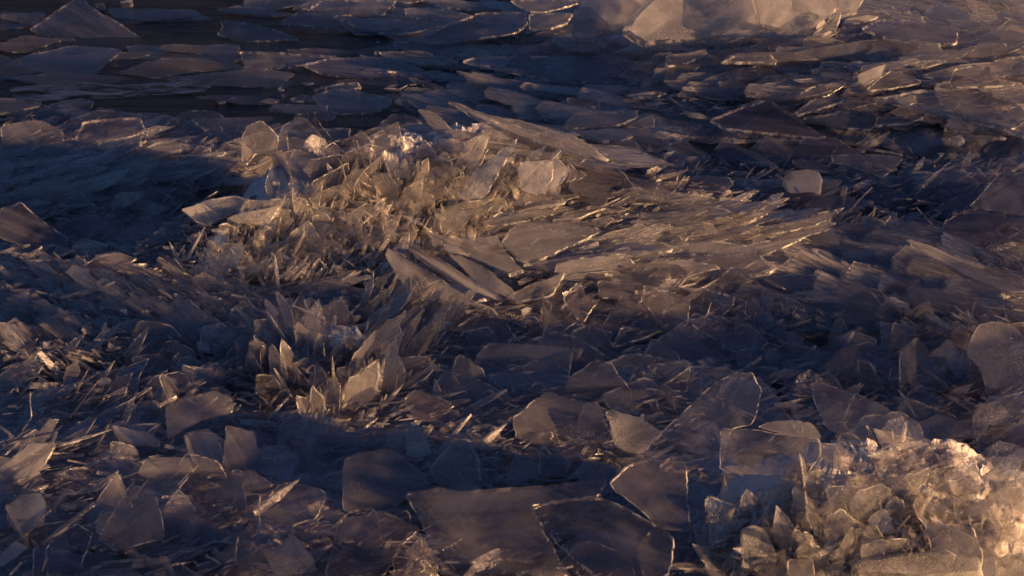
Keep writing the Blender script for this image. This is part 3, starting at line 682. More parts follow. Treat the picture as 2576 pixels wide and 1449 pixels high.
P('TM', (640,1240,740,1190,880,1180,930,1220,800,1300,560,1290), 62, 'ice_plate', 'low clear plate with a rounded top on the crest', 'clear', BR_, 5, lift=50)
P('TM', (810,1300,900,1225,920,1260,900,1449,820,1449), 72, 'ice_plate', 'narrow upright plate left of the base of the sword shaped plate', 'crystal', BR_, 6, lift=14)
P('TL', (2080,1180,2130,1080,2330,1110,2420,1250,2300,1330,2100,1290), 62, 'ice_plate', 'smoky plate with crossing cracks left of the crest', 'clear', BR_, 5, lift=6)
P('TM', (-80,1075,250,1075,320,1220,200,1260,-60,1240), 62, 'ice_plate', 'wide smoky plate with a straight top behind the crest', 'clear', BR_, 6, lift=14)
# --- left bank
P('TL', (-40,715,140,715,300,745,290,775,60,822,-40,832), 16, 'ice_plate', 'uppermost plate of the left bank, cut by the left edge', 'milky', BR_, 8, lift=16)
P('TL', (400,800,540,780,690,832,705,850,600,872,470,832), 18, 'ice_plate', 'small plate at the waterline of the left bank', 'milky', BR_, 8, lift=12)
P('TL', (600,880,1020,850,1060,960,900,1012,680,1052,540,1015), 20, 'ice_plate', 'large plain plate with a pale front rim in the left bank', 'milky', BR_, 9, lift=26)
P('TL', (1370,862,1830,853,1870,900,1850,915,1990,935,2002,960,1900,1012,1640,1046,1500,960), 16, 'ice_plate', 'notched clear plate at the right end of the left bank', 'clear', BR_, 9, lift=18)
P('TL', (960,1100,1180,1020,1370,1050,1385,1080,1080,1142), 22, 'ice_plate', 'sunlit brown leaf shaped plate in the left bank', 'milky', BR_, 8, lift=22)
P('TL', (480,1222,560,1190,870,1180,902,1200,820,1272,690,1302,570,1302), 34, 'ice_block', 'brown lit block with a streaked side low in the left bank', 'fibre', BR_, 24, lift=10)
P('TL', (1340,1145,1500,1110,1625,1095,1642,1110,1620,1132,1500,1145), 36, 'ice_spear', 'bright bar with a rounded end on the left bank', 'crystal', BR_, 10, lift=26)
P('TL', (970,1142,1010,1060,1020,985,1030,990,1022,1070,985,1142), 65, 'ice_stick', 'thin bent rod standing in the left bank', 'milky', BR_, 5, lift=14)
P('TL', (920,1195,1240,1248,1240,1258,925,1205), 50, 'ice_stick', 'thin bright rod lying low on the left bank', 'milky', BR_, 5, lift=16)
P('TL', (800,1080,950,1010,960,1180,820,1170), 40, 'ice_plate', 'smooth dark plate under the thin bent rod', 'clear', DM, 7, lift=12)
P('TL', (0,900,300,870,460,960,470,1080,300,1140,0,1180), 22, 'ice_plate', 'big dusky plate at the left edge of the bank', 'milky', BR_, 9, lift=14)
P('ML', (0,150,150,103,200,150,332,260,500,372,450,432,150,422,-60,350), 55, 'ice_plate', 'dark plate with a brown straight right rim at the left edge', 'deep', BR_, 8, lift=10)
P('ML', (130,0,320,20,270,110,60,170,0,100), 24, 'ice_plate', 'dim plate behind the brown rimmed plate at the left edge', 'milky', BR_, 8, lift=18)
P('ML', (830,60,880,35,1050,28,1045,60,900,152,800,155), 46, 'ice_plate', 'rounded plate with a sparkling lit corner above the dark hollow', 'frosty', BR_, 8, lift=16)
P('ML', (390,292,590,200,800,210,900,270,880,332,560,312), 40, 'ice_plate', 'dark curved plate over the dark hollow', 'deep', DM, 8, lift=14)
P('ML', (1300,160,1500,90,1700,55,1822,90,1690,200,1500,292,1420,262), 48, 'ice_plate', 'grainy brown plate behind the left end of the central heap', 'frosty', BR_, 9, frost=[(1400,160,1700,80,1780,100,1690,180,1500,270)], lift=10)
P('ML', (1640,230,1700,195,2032,128,2000,200,1930,280,1720,262), 54, 'ice_plate', 'glittering frosted plate with a pointed right end at the rear of the heap', 'frosty', BR_, 9, frost=[(1690,210,2010,140,1960,220,1740,255)], lift=30)
P('ML', (525,422,540,400,600,375,785,415,775,447,640,462,530,452), 44, 'ice_block', 'lit clear block in the dark hollow, leftmost of two', 'crystal', BR_, 24, lift=4)
P('ML', (690,500,850,468,922,520,880,552,720,545), 40, 'ice_block', 'rounded amber block right of the lit clear block', 'crystal', BR_, 26, lift=4)
P('ML', (1080,405,1250,385,1400,350,1402,360,1260,395,1080,415), 55, 'ice_stick', 'long curved rod over the dark hollow', 'milky', BR_, 6, lift=12)
P('ML', (1095,340,1300,210,1570,25,1578,30,1310,220,1102,348), 62, 'ice_stick', 'long straight rod rising right behind the heap', 'fibre', BR_, 5, lift=10)
P('ML', (755,390,790,310,832,282,832,300,800,345), 66, 'ice_stick', 'short lit stick standing in the dark hollow', 'fibre', BR_, 8, lift=0)
P('ML', (1390,450,1445,310,1450,312,1405,452), 72, 'ice_stick', 'bright upright splinter at the left tip of the heap', 'crystal', BR_, 6)
P('ML', (1960,285,2032,130,2065,60,2072,65,2040,150,1990,240), 70, 'ice_stick', 'white tipped splinter beside the glittering frosted plate', 'crystal', BR_, 6, lift=20)
P('ML', (560,600,700,500,860,470,1000,520,900,580,620,640), 34, 'ice_plate', 'curved dim plate under the amber block', 'milky', BR_, 8, lift=2)
# --- spiky clump and left slope
P('ML', (1680,872,1720,848,1962,1088,1900,1085), 60, 'ice_spear', 'stout brown spear leaning left beside the spiky clump', 'fibre', BR_, 9, lift=4)
P('ML', (1930,820,1950,812,2010,930,2040,1100,1965,1060), 72, 'ice_spear', 'tall pointed plate at the left of the spiky clump', 'fibre', BR_, 7)
P('ML', (1990,755,2010,750,2120,880,2130,1100,2080,1060), 74, 'ice_spear', 'tallest spike of the spiky clump', 'fibre', BR_, 7)
P('ML', (1945,1250,1950,1160,1970,1125,2010,1180,2060,1300,2040,1400,1950,1400), 68, 'ice_plate', 'tall rounded plate at the front of the spiky clump', 'milky', BR_, 7)
P('ML', (1970,1342,2070,1380,2050,1449,2030,1470), 60, 'ice_plate', 'small glowing triangular plate at the foot of the spiky clump', 'hoar', BR_, 6, lift=14)
P('ML', (2110,845,2250,905,2515,1040,2505,1048,2240,930), 66, 'ice_stick', 'long rod lying down to the right across the spiky clump', 'fibre', BR_, 6, lift=40)
P('ML', (858,880,922,882,918,932,872,900), 50, 'ice_plate', 'small bright three cornered plate on the blue slope', 'hoar', BR_, 6, lift=10)
P('ML', (430,790,640,740,830,680,835,690,650,770,440,810), 40, 'ice_spear', 'long ridge of ice across the blue slope', 'fibre', BR_, 8, lift=12)
P('ML', (700,1410,740,1375,800,1385,800,1430,720,1440), 60, 'ice_block', 'dazzling lump of ice on the left jumble', 'crystal', BR_, 26, lift=12)
P('ML', (1420,1130,1470,1110,1520,1140,1530,1200,1440,1190), 55, 'ice_block', 'glittering folded lump left of the spiky clump', 'crystal', BR_, 26, lift=10)
P('ML', (480,1300,560,1245,585,1330,520,1449,450,1430), 62, 'ice_plate', 'clear plate with a lit curved right rim in the left jumble', 'clear', BR_, 5)
P('ML', (685,1145,850,1075,856,1085,700,1150), 50, 'ice_stick', 'pale blue rod lying on the blue slope', 'milky', BR_, 6, lift=8)
P('MM', (430,1449,560,1350,680,1280,752,1285,640,1390,520,1470), 50, 'ice_spear', 'stout pale spear leaning right in front of the spiky clump', 'fibre', BR_, 10, lift=4)
P('MM', (190,1280,330,1300,450,1400,400,1410,230,1360), 40, 'ice_spear', 'glossy dark splinter with bright ends in front of the spiky clump', 'crystal', BR_, 8, lift=14)
# --- smooth plates in the middle right
P('MM', (1060,1132,1400,1140,1702,1165,1660,1400,1640,1460,900,1460), 24, 'ice_sheet', 'large plain dark sheet with a straight back rim in the middle', 'milky', DM, 9, lift=6)
P('MM', (760,960,1000,900,1600,880,1700,1000,1690,1150,1050,1120,760,1040), 20, 'ice_sheet', 'wide brown frosted sheet behind the plain dark sheet', 'milky', DM, 9, lift=2, frost=[(1080,950,1300,900,1500,930,1400,980,1120,990)])
P('MM', (1885,670,2200,690,2225,720,2205,842,1890,802), 38, 'ice_plate', 'dark square plate with a snowy top rim in front of the fan', 'deep', BR_, 8, lift=14)
P('MM', (2220,700,2536,790,2560,820,2536,1000,2380,1040,2210,830), 30, 'ice_plate', 'clear cornered plate right of the dark square plate', 'clear', BR_, 8, lift=10)
P('MM', (1630,800,1750,668,1805,790,1900,820,1780,990,1700,920), 40, 'ice_plate', 'broken plate with a lit notch right of the smooth brown ground', 'clear', BR_, 7, lift=10)
P('MM', (1220,800,1400,700,1645,615,1640,650,1555,792,1300,842), 36, 'ice_plate', 'grey brown plate with a pale right rim behind the broken plate', 'milky', BR_, 9, lift=14)
P('MM', (1455,1138,1500,1000,1550,835,1562,838,1520,1000,1475,1142), 70, 'ice_stick', 'long pale upright rod in front of the grey brown plate', 'milky', BR_, 6, lift=14)
P('MM', (1655,1420,1690,1260,1705,1165,1714,1166,1690,1300,1664,1422), 70, 'ice_stick', 'bright thin rod at the right end of the plain dark sheet', 'milky', BR_, 5)
P('MM', (1990,1152,2060,1000,2340,1035,2350,1045,2180,1110,2010,1160), 34, 'ice_plate', 'brown plate with a thick lit front rim in the right middle', 'clear', BR_, 10, lift=14)
P('MM', (2232,1285,2536,1250,2560,1330,2536,1410,2350,1392), 32, 'ice_plate', 'pointed brown plate with a frosted rim, tip to the left', 'milky', BR_, 8, lift=12)
P('MM', (1690,1040,1900,960,2000,1150,2230,1290,1900,1430,1710,1180), 24, 'ice_sheet', 'flat smoky sheet between the brown plates of the right middle', 'clear', DM, 8, lift=4)
P('MR', (80,960,180,1030,430,1200,640,1160,690,1120,480,940,250,930), 30, 'ice_plate', 'smoky plate with a lit straight left rim at the right of the middle', 'clear', BR_, 7, lift=12)
P('MR', (200,1000,235,920,265,830,274,832,250,920,212,1005), 70, 'ice_stick', 'bright white rod standing on the smoky plates', 'hoar', BR_, 5, lift=20)
P('MR', (560,1200,580,1110,600,1075,608,1080,590,1130,566,1202), 70, 'ice_stick', 'short bright rod right of the white rod', 'crystal', BR_, 5, lift=6)
P('MR', (660,1180,740,1165,750,1230,700,1275,660,1250), 46, 'ice_plate', 'little grey block at the right rim of the smooth plates', 'milky', BR_, 8, lift=4)
P('MR', (750,1165,850,1090,850,1105,780,1180), 50, 'ice_stick', 'short pale rod above the little grey block', 'milky', BR_, 7, lift=14)
P('MR', (560,665,620,705,780,815,838,880,800,912,892,1000,700,1020,560,1010,620,850,520,740), 24, 'ice_plate', 'thorny rimmed plate at the right end of the smooth plates', 'clear', BR_, 8, lift=6)
# --- dark fan on the right
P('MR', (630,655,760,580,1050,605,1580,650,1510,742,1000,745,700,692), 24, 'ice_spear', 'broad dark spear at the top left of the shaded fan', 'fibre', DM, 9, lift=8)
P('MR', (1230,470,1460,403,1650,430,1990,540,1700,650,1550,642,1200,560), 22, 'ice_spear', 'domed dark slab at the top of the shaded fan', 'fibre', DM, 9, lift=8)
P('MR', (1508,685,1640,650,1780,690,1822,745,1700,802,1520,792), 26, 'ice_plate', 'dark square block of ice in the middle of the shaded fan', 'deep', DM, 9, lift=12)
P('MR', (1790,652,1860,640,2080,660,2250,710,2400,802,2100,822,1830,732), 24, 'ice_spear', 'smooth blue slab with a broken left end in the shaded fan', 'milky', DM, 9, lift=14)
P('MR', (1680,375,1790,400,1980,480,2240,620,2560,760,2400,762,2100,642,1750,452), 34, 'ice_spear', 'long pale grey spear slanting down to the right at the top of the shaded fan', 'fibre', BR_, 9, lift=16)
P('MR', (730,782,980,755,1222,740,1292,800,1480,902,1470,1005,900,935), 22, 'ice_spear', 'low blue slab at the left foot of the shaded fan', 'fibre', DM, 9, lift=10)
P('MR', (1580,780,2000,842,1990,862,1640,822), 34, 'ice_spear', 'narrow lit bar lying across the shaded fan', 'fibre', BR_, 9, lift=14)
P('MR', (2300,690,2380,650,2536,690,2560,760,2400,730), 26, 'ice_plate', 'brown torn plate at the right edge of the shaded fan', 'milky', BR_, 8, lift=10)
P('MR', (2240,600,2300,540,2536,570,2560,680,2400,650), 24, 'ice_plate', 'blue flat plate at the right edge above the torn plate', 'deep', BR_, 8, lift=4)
P('MR', (1820,900,1950,960,2050,1060,1980,1050,1850,970), 40, 'ice_spear', 'slim lit spear at the right foot of the shaded fan', 'fibre', BR_, 7, lift=10)
# --- dark standing plates, right
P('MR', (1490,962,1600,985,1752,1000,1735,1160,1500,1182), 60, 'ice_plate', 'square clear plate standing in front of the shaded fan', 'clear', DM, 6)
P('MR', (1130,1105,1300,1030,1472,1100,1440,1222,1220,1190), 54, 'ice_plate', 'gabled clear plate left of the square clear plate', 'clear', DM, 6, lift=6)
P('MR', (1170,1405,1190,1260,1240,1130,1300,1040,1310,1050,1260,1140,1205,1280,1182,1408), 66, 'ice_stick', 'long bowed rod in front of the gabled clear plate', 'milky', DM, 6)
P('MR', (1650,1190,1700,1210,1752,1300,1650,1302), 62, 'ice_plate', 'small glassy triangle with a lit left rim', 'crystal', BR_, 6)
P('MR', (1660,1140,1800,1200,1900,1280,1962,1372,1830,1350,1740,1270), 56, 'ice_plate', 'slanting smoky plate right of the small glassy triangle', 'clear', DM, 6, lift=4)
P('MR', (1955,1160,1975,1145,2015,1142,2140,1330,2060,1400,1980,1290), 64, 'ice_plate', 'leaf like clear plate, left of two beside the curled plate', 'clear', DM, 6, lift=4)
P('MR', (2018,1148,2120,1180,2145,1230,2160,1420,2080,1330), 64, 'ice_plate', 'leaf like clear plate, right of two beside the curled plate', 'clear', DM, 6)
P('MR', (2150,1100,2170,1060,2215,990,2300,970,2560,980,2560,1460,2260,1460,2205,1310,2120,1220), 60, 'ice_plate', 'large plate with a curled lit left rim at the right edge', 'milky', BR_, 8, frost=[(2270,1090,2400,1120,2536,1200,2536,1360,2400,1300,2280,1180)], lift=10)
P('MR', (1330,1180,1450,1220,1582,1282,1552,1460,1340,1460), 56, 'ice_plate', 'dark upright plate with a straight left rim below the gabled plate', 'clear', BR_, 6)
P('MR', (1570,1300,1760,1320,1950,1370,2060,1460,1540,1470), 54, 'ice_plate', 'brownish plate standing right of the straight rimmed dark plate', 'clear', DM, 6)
P('BR', (1000,50,1030,38,1110,62,1312,140,1282,172,1240,300,1255,400,1340,512,1100,372,1012,180), 58, 'ice_plate', 'rounded dark plate with a pale left rim, left of two in the lower right shade', 'clear', BR_, 6, lift=4)
P('BR', (1312,120,1500,200,1660,290,1752,372,1770,462,1500,502,1350,505,1240,372,1255,255), 56, 'ice_plate', 'big plain dark plate with a pale curved left rim in the lower right shade', 'milky', BR_, 7, lift=4)
P('BR', (1765,335,1920,270,2222,372,2222,442,1832,487,1760,450), 50, 'ice_plate', 'low blue plate right of the big plain dark plate', 'clear', DM, 6, lift=4)
P('BR', (1618,92,1640,110,1700,190,1765,300,1745,302,1670,190), 66, 'ice_stick', 'sparkling pointed splinter leaning left in the lower right shade', 'crystal', BR_, 5, lift=16)
P('BR', (2165,590,2210,460,2260,330,2300,205,2308,210,2290,330,2225,480,2180,592), 70, 'ice_stick', 'long thin bowed splinter standing before the plate with the curled rim', 'milky', BR_, 5)
P('BR', (1388,355,1402,360,1440,430,1510,565,1490,560,1430,470), 68, 'ice_spear', 'thorn shaped splinter behind the lower right heap', 'milky', BR_, 8)
P('BR', (1435,372,1650,430,1925,512,1800,580,1660,622,1560,590,1490,500), 52, 'ice_plate', 'brown grainy plate right of the thorn shaped splinter', 'frosty', BR_, 6, lift=2)
P('BR', (1655,612,1800,560,1935,488,2125,592,1990,642,1740,702), 40, 'ice_plate', 'folded brown plate above the top of the lower right heap', 'milky', BR_, 8, lift=8)
P('BR', (2100,600,2536,590,2560,720,2240,730), 34, 'ice_plate', 'dark plate at the right edge above the lower right heap', 'clear', DM, 7, lift=4)
P('BR', (2220,430,2330,440,2560,330,2560,580,2200,600), 44, 'ice_plate', 'dark wide plate at the right edge under the curled plate', 'deep', DM, 7, lift=6)
# --- lower middle
P('D', (1535,1212,1640,1110,1790,968,1850,936,1893,936,1918,982,1906,1036,1890,1070,1840,1080,1812,1200,1800,1330,1700,1345,1600,1275), 62, 'ice_plate', 'tall rounded smoky plate with a bright rim, the largest standing plate', 'clear', BR_, 7, lift=14)
P('BR', (332,374,560,384,870,430,1052,452,1062,572,960,720,880,745,330,700), 64, 'ice_plate', 'thin clear squared plate before the tall rounded plate', 'clear', BR_, 5, lift=20)
P('BR', (600,372,720,322,840,318,990,330,1062,420,1062,482,830,432), 62, 'ice_plate', 'clear plate with a frosted top between the tall rounded plate and the heap', 'clear', BR_, 5, frost=[(860,350,980,340,1040,420,1040,445,850,415)], lift=40)
P('BR', (1060,480,1180,490,1290,560,1295,620,1240,680,1060,600), 58, 'ice_plate', 'small rounded frosted plate at the left top of the lower right heap', 'clear', BR_, 6, lift=20)
P('BM', (482,852,740,808,880,840,1100,826,1860,752,1955,762,1905,880,1500,930,1412,952,1430,1005,1560,1222,1700,1470,742,1470,620,1080), 22, 'ice_sheet', 'broad smooth sheet with a straight back rim at the bottom edge', 'clear', DM, 9, lift=60)
P('BM', (1408,962,1480,930,1700,890,1920,880,2380,1130,2445,1180,2400,1470,1880,1470,1720,1340,1600,1235,1480,1090), 26, 'ice_sheet', 'large frosted sheet with a sparkling left rim at the bottom edge', 'clear', BR_, 9, lift=80, frost=[(1430,980,1500,960,1560,1100,1700,1300,1850,1440,1800,1440,1600,1230)])
P('BM', (1960,790,2100,650,2240,600,2536,620,2560,1130,2350,1112), 40, 'ice_sheet', 'frosted brown sheet at the foot of the tall rounded plate', 'clear', BR_, 8, lift=40)
P('BM', (655,687,735,590,830,480,900,465,965,485,1030,620,1050,762,985,832,740,812), 50, 'ice_block', 'angular block with a frosted lit left rim in the lower middle', 'milky', 'hoar', 26, frost=[(670,680,760,600,860,700,950,820,760,800)], lift=6)
P('BM', (495,590,500,335,560,328,640,430,692,562,600,602), 62, 'ice_plate', 'upright frosted plate left of the angular block', 'frosty', BR_, 8, frost=[(545,350,620,360,640,430,560,420)])
P('BM', (1452,545,1500,493,1642,575,1692,632,1640,732,1475,736), 60, 'ice_plate', 'small plate with a bright frosted rim above the broad smooth sheet', 'milky', 'hoar', 9)
P('BM', (1195,802,1240,690,1292,558,1380,590,1462,640,1470,742), 58, 'ice_plate', 'dark three cornered plate left of the small bright rimmed plate', 'clear', BR_, 6)
P('BM', (1655,742,1740,660,1812,598,1885,742), 58, 'ice_plate', 'grainy three cornered plate right of the small bright rimmed plate', 'frosty', BR_, 7)
P('BM', (1265,300,1400,190,1522,108,1700,168,1900,200,2012,472,1880,502,1530,512,1290,452), 44, 'ice_plate', 'wide plate crusted with sparkling frost in the lower middle', 'clear', BR_, 7, frost=[(1540,330,1880,400,1880,490,1540,500)], lift=0)
P('BM', (1938,262,1980,240,2200,300,2365,412,2200,582,2020,522), 48, 'ice_plate', 'frosted plate wedged behind the tall rounded plate', 'frosty', BR_, 7, frost=[(1950,280,2060,340,2100,440,2020,480)], lift=10)
P('BM', (1200,200,1400,130,1610,75,2000,60,2536,40,2536,120,2100,110,1700,140,1300,230), 34, 'ice_sheet', 'long narrow sheet with a lit back rim behind the frost crusted plate', 'deep', BR_, 7, lift=8)
P('BM', (478,185,500,140,572,92,860,212,760,300,680,332,560,332), 50, 'ice_plate', 'dark plate with a black rim below the spiky clump', 'deep', DM, 8, lift=4)
P('BM', (690,120,700,15,715,20,760,140,740,190), 72, 'ice_plate', 'clear pointed splinter below the plain dark sheet, left of two', 'clear', BR_, 5)
P('BM', (850,150,830,0,845,-10,960,160), 72, 'ice_plate', 'clear pointed splinter below the plain dark sheet, right of two', 'clear', BR_, 5)
P('BM', (522,1262,600,1150,700,1290,735,1400,640,1380), 46, 'ice_plate', 'frosted grey plate under the left corner of the broad smooth sheet', 'frosty', BR_, 8, frost=[(540,1260,600,1170,690,1300,710,1380)], lift=6)
P('BM', (390,1340,450,1210,600,1120,640,1400,560,1470,430,1470), 44, 'ice_plate', 'clear rounded plate at the bottom edge beside the frosted grey plate', 'clear', BR_, 6, lift=2)
P('BM', (860,420,950,340,1030,600,1130,800,1040,720), 56, 'ice_plate', 'thin dark plate right behind the angular block', 'clear', BR_, 6)
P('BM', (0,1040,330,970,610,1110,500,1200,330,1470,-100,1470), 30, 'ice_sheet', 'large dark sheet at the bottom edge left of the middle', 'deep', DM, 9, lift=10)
P('BM', (40,610,140,560,400,530,680,770,650,812,400,960,40,1000), 34, 'ice_sheet', 'hazy frosted sheet left of the broad smooth sheet', 'milky', DM, 8, lift=6, frost=[(80,740,250,720,300,820,100,860)])
# --- lower left
P('BL', (1190,212,1380,150,1560,100,1692,160,1690,272,1400,352,1210,482), 40, 'ice_plate', 'large hazy plate with a rounded right corner in the lower left', 'milky', DM, 8, lift=12)
P('BL', (1632,362,1660,360,1850,400,1862,500,1962,642,1860,692,1600,702), 50, 'ice_plate', 'dark hazy plate below the front of the spiky clump', 'milky', DM, 8, lift=4)
P('BL', (800,352,1090,410,1162,470,1152,522,880,512), 36, 'ice_plate', 'frosted dark plate with a clipped corner left of the hazy plates', 'frosty', DM, 8, lift=8)
P('BL', (940,780,1115,825,1140,900,1200,1152,1180,1190,950,1242,830,1272,700,1180), 48, 'ice_plate', 'clear dark plate with a thin bent bright right rim in the lower left', 'clear', BR_, 7, lift=6)
P('BL', (285,1222,440,1090,640,950,690,920,660,960,560,1052,320,1228), 46, 'ice_spear', 'thick pale bar lying up to the right in the lower left corner', 'fibre', BR_, 12, lift=10)
P('BL', (555,1060,600,1095,678,1125,640,1260,580,1405,340,1460,330,1232), 52, 'ice_plate', 'dark plate with a pale bent right rim under the thick pale bar', 'clear', BR_, 8)
P('BL', (1878,868,2090,762,2312,810,2372,862,2292,1042,2100,1102,1866,1012), 46, 'ice_plate', 'hazy blue plate with a pale left rim near the bottom left of the middle', 'milky', BR_, 8, lift=6)
P('BL', (1868,1200,1872,1000,1880,865,1890,868,1888,1050,1882,1205), 72, 'ice_stick', 'long pale upright rod at the left of the hazy blue plate', 'milky', BR_, 7, lift=4)
P('BL', (1870,1230,1960,1260,2120,1140,2260,1290,2300,1420,2000,1470), 44, 'ice_plate', 'frosted grey plate at the bottom edge below the hazy blue plate', 'frosty', DM, 8, lift=2)
P('BL', (1690,1370,1720,1160,1732,1162,1705,1370,2000,1425,1998,1436), 60, 'ice_stick', 'angled pale rod bent like an elbow at the bottom edge', 'milky', BR_, 7, lift=4)
P('BL', (440,1470,560,1430,900,1390,1000,1410,1035,1470), 40, 'ice_plate', 'brown plate cut by the bottom edge in the lower left', 'milky', BR_, 9, lift=6)
P('BL', (0,655,220,480,400,478,400,520,330,662,180,792,0,785), 52, 'ice_plate', 'ribbed plate with pale upright ribs at the left edge', 'fibre', BR_, 9, lift=8)
P('BL', (690,922,780,780,852,688,900,790,972,950,870,972), 52, 'ice_plate', 'brown lit gabled plate in the lower left', 'milky', BR_, 8, lift=16)
P('BL', (50,940,150,860,300,840,340,920,320,1080,130,1160,40,1050), 46, 'ice_plate', 'frosted dark plate with a sparkling top at the left edge', 'frosty', DM, 8, frost=[(90,870,160,850,300,850,330,930,200,930)], lift=8)
P('BL', (360,900,480,860,720,830,860,690,850,680,690,800,470,850,360,890), 58, 'ice_stick', 'long thin bent rod across the lower left', 'milky', BR_, 6, lift=20)
P('BL', (0,1290,110,1190,215,1240,100,1330,0,1390), 46, 'ice_plate', 'small frosted brown plate in the lower left corner', 'frosty', BR_, 8, lift=8)
P('BL', (240,1250,330,1235,340,1330,310,1420,230,1449), 58, 'ice_plate', 'clear plate with a lit bent rim in the lower left corner', 'clear', BR_, 7, lift=8)
P('BL', (680,1060,800,970,930,1080,860,1150,700,1150), 48, 'ice_plate', 'grainy lit plate behind the clear dark plate in the lower left', 'frosty', BR_, 7, frost=[(720,1010,810,990,860,1070,740,1090)], lift=14)
P('BL', (1500,720,1700,700,1880,720,1990,800,1700,880,1480,900), 34, 'ice_plate', 'smooth dark plate behind the hazy blue plate', 'milky', DM, 8, lift=6)
P('BL', (1040,600,1370,590,1400,690,1150,760,1000,720), 38, 'ice_plate', 'dull blue plate in the middle of the lower left', 'milky', DM, 8, lift=8)
P('BL', (940,160,960,185,1105,85,1095,75), 55, 'ice_stick', 'lit straight rod right of the dazzling lump', 'milky', BR_, 8, lift=14)
P('BL', (830,230,920,180,990,210,960,270,900,305), 50, 'ice_plate', 'small curved clear plate under the lit straight rod', 'clear', BR_, 6, lift=10)
P('BL', (160,365,225,300,215,110,225,105,235,305,175,375), 66, 'ice_stick', 'thin bent rod with a sparkling top at the left edge', 'crystal', BR_, 5, lift=8)
# --- lower right heap
P('BR', (222,905,250,856,480,940,492,1000,430,1112,380,1252,228,1275), 70, 'ice_block', 'tall square sparkling block at the left end of the lower right heap', 'crystal', BR_, 40, frost=[(250,920,470,950,430,1100,370,1220,245,1250)], lift=4)
P('BR', (146,1108,170,1150,240,1292,200,1330,160,1310), 74, 'ice_spear', 'sharp spike left of the tall square block', 'milky', BR_, 8)
P('BR', (1815,1080,1840,1045,1900,1060,2170,1092,2242,1292,2225,1470,1900,1470), 64, 'ice_plate', 'big clear plate with a bright curled left corner in the lower right heap', 'clear', BR_, 7, lift=6)
P('BR', (1180,750,1340,718,1530,674,1538,700,1380,762,1200,770), 48, 'ice_spear', 'bright bar along the top of the lower right heap, left of two', 'crystal', BR_, 10, lift=20)
P('BR', (1590,742,1700,700,1832,662,1825,682,1700,730), 50, 'ice_spear', 'bright bar along the top of the lower right heap, right of two', 'crystal', BR_, 9, lift=20)
P('BR', (600,900,700,800,805,788,850,850,840,900,640,960), 62, 'ice_plate', 'pointed clear plate behind the tall square block', 'crystal', BR_, 8, lift=10)
P('BR', (860,800,880,770,910,800,915,910,890,960), 72, 'ice_spear', 'slim clear spike right of the pointed clear plate', 'crystal', BR_, 7, lift=6)
P('BR', (1400,1040,1500,960,1560,990,1592,1100,1560,1150,1440,1110), 60, 'ice_plate', 'glossy angular plate in the middle of the lower right heap', 'crystal', BR_, 8, lift=10)
P('BR', (1070,1032,1100,980,1190,938,1180,970,1110,1020), 46, 'ice_spear', 'bluish strip of ice in the middle of the lower right heap', 'milky', BR_, 8, lift=16)
P('BR', (820,1330,1000,1320,1020,1470,820,1470), 60, 'ice_block', 'plain brown block at the bottom edge of the lower right heap', 'milky', BR_, 30, lift=6)
P('BR', (480,1120,560,1080,660,1120,740,1290,750,1350,700,1400,480,1420), 58, 'ice_block', 'bright rounded lump right of the tall square block', 'hoar', 'hoar', 50, lift=4)
P('BR', (1280,1400,1340,1340,1600,1300,1700,1290,2000,1280,2200,1320,2240,1470,1300,1470), 52, 'ice_block', 'broad frost mound at the bottom edge of the lower right heap', 'frosty', 'hoar', 60, frost=[(1300,1400,1700,1310,2000,1300,2190,1340,2210,1440,1320,1449)], lift=4)
P('BR', (2230,1300,2330,1310,2345,1470,2240,1470), 66, 'ice_plate', 'narrow clear plate right of the broad frost mound', 'clear', BR_, 6, lift=4)
P('BR', (1990,740,2080,665,2125,670,2130,700,2060,760), 56, 'ice_block', 'rounded glossy lump on the top of the lower right heap', 'crystal', BR_, 20, lift=12)
P('BR', (-20,1360,100,1350,240,1390,200,1410,-20,1400), 40, 'ice_plate', 'flat slab lying at the bottom edge left of the lower right heap', 'milky', BR_, 10, lift=18)
# slush drifting in the channel
def slush(pts):
    W = [g0(*D('TL', pts[i], pts[i + 1]), .004) for i in range(0, len(pts), 2)]
    me = bpy.data.meshes.new('slush'); me.from_pydata([w[:] for w in W], [], [list(range(len(W)))])
    o = link('slush', me, ['slush']); o['kind'] = 'stuff'; o['label'] = 'thin grey slush drifting on the dark channel'
slush((60,640,250,610,480,585,700,600,850,620,1100,600,1280,545,1400,580,1540,620,1480,665,1000,700,700,720,620,760,500,800,300,740,100,700))
# ---- loose pieces, region by region
def fan(cx, cy, spread, base=90):                # lean that opens out from a centre
    def f(u, v):
        a = base - (u - cx) / spread; return (a - 9, a + 9)
    return f
S = scatter
# central heap: closely packed upright golden pieces
HEAP = (430, 680, 500, 620, 600, 570, 760, 500, 900, 460, 980, 440, 1090, 425, 1200, 440, 1300, 430, 1400, 440, 1400, 490, 1290, 540, 1200, 600, 1060, 680, 900, 720, 700, 720, 520, 710)
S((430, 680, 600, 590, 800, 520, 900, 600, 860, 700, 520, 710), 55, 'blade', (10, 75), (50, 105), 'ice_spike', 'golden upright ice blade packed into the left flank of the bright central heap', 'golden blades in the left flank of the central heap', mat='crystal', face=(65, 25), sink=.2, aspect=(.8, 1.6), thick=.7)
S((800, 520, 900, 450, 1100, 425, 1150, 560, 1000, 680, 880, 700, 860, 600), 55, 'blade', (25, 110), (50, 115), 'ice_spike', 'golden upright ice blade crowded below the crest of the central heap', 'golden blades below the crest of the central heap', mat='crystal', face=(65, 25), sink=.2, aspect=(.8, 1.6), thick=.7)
S((1080, 440, 1300, 430, 1400, 450, 1290, 540, 1180, 610, 1080, 640, 1060, 560), 50, 'blade', (20, 65), (60, 140), 'ice_spike', 'golden ice blade leaning right on the right half of the central heap', 'golden blades leaning right on the central heap', mat='crystal', face=(60, 25), sink=.2, thick=.7)
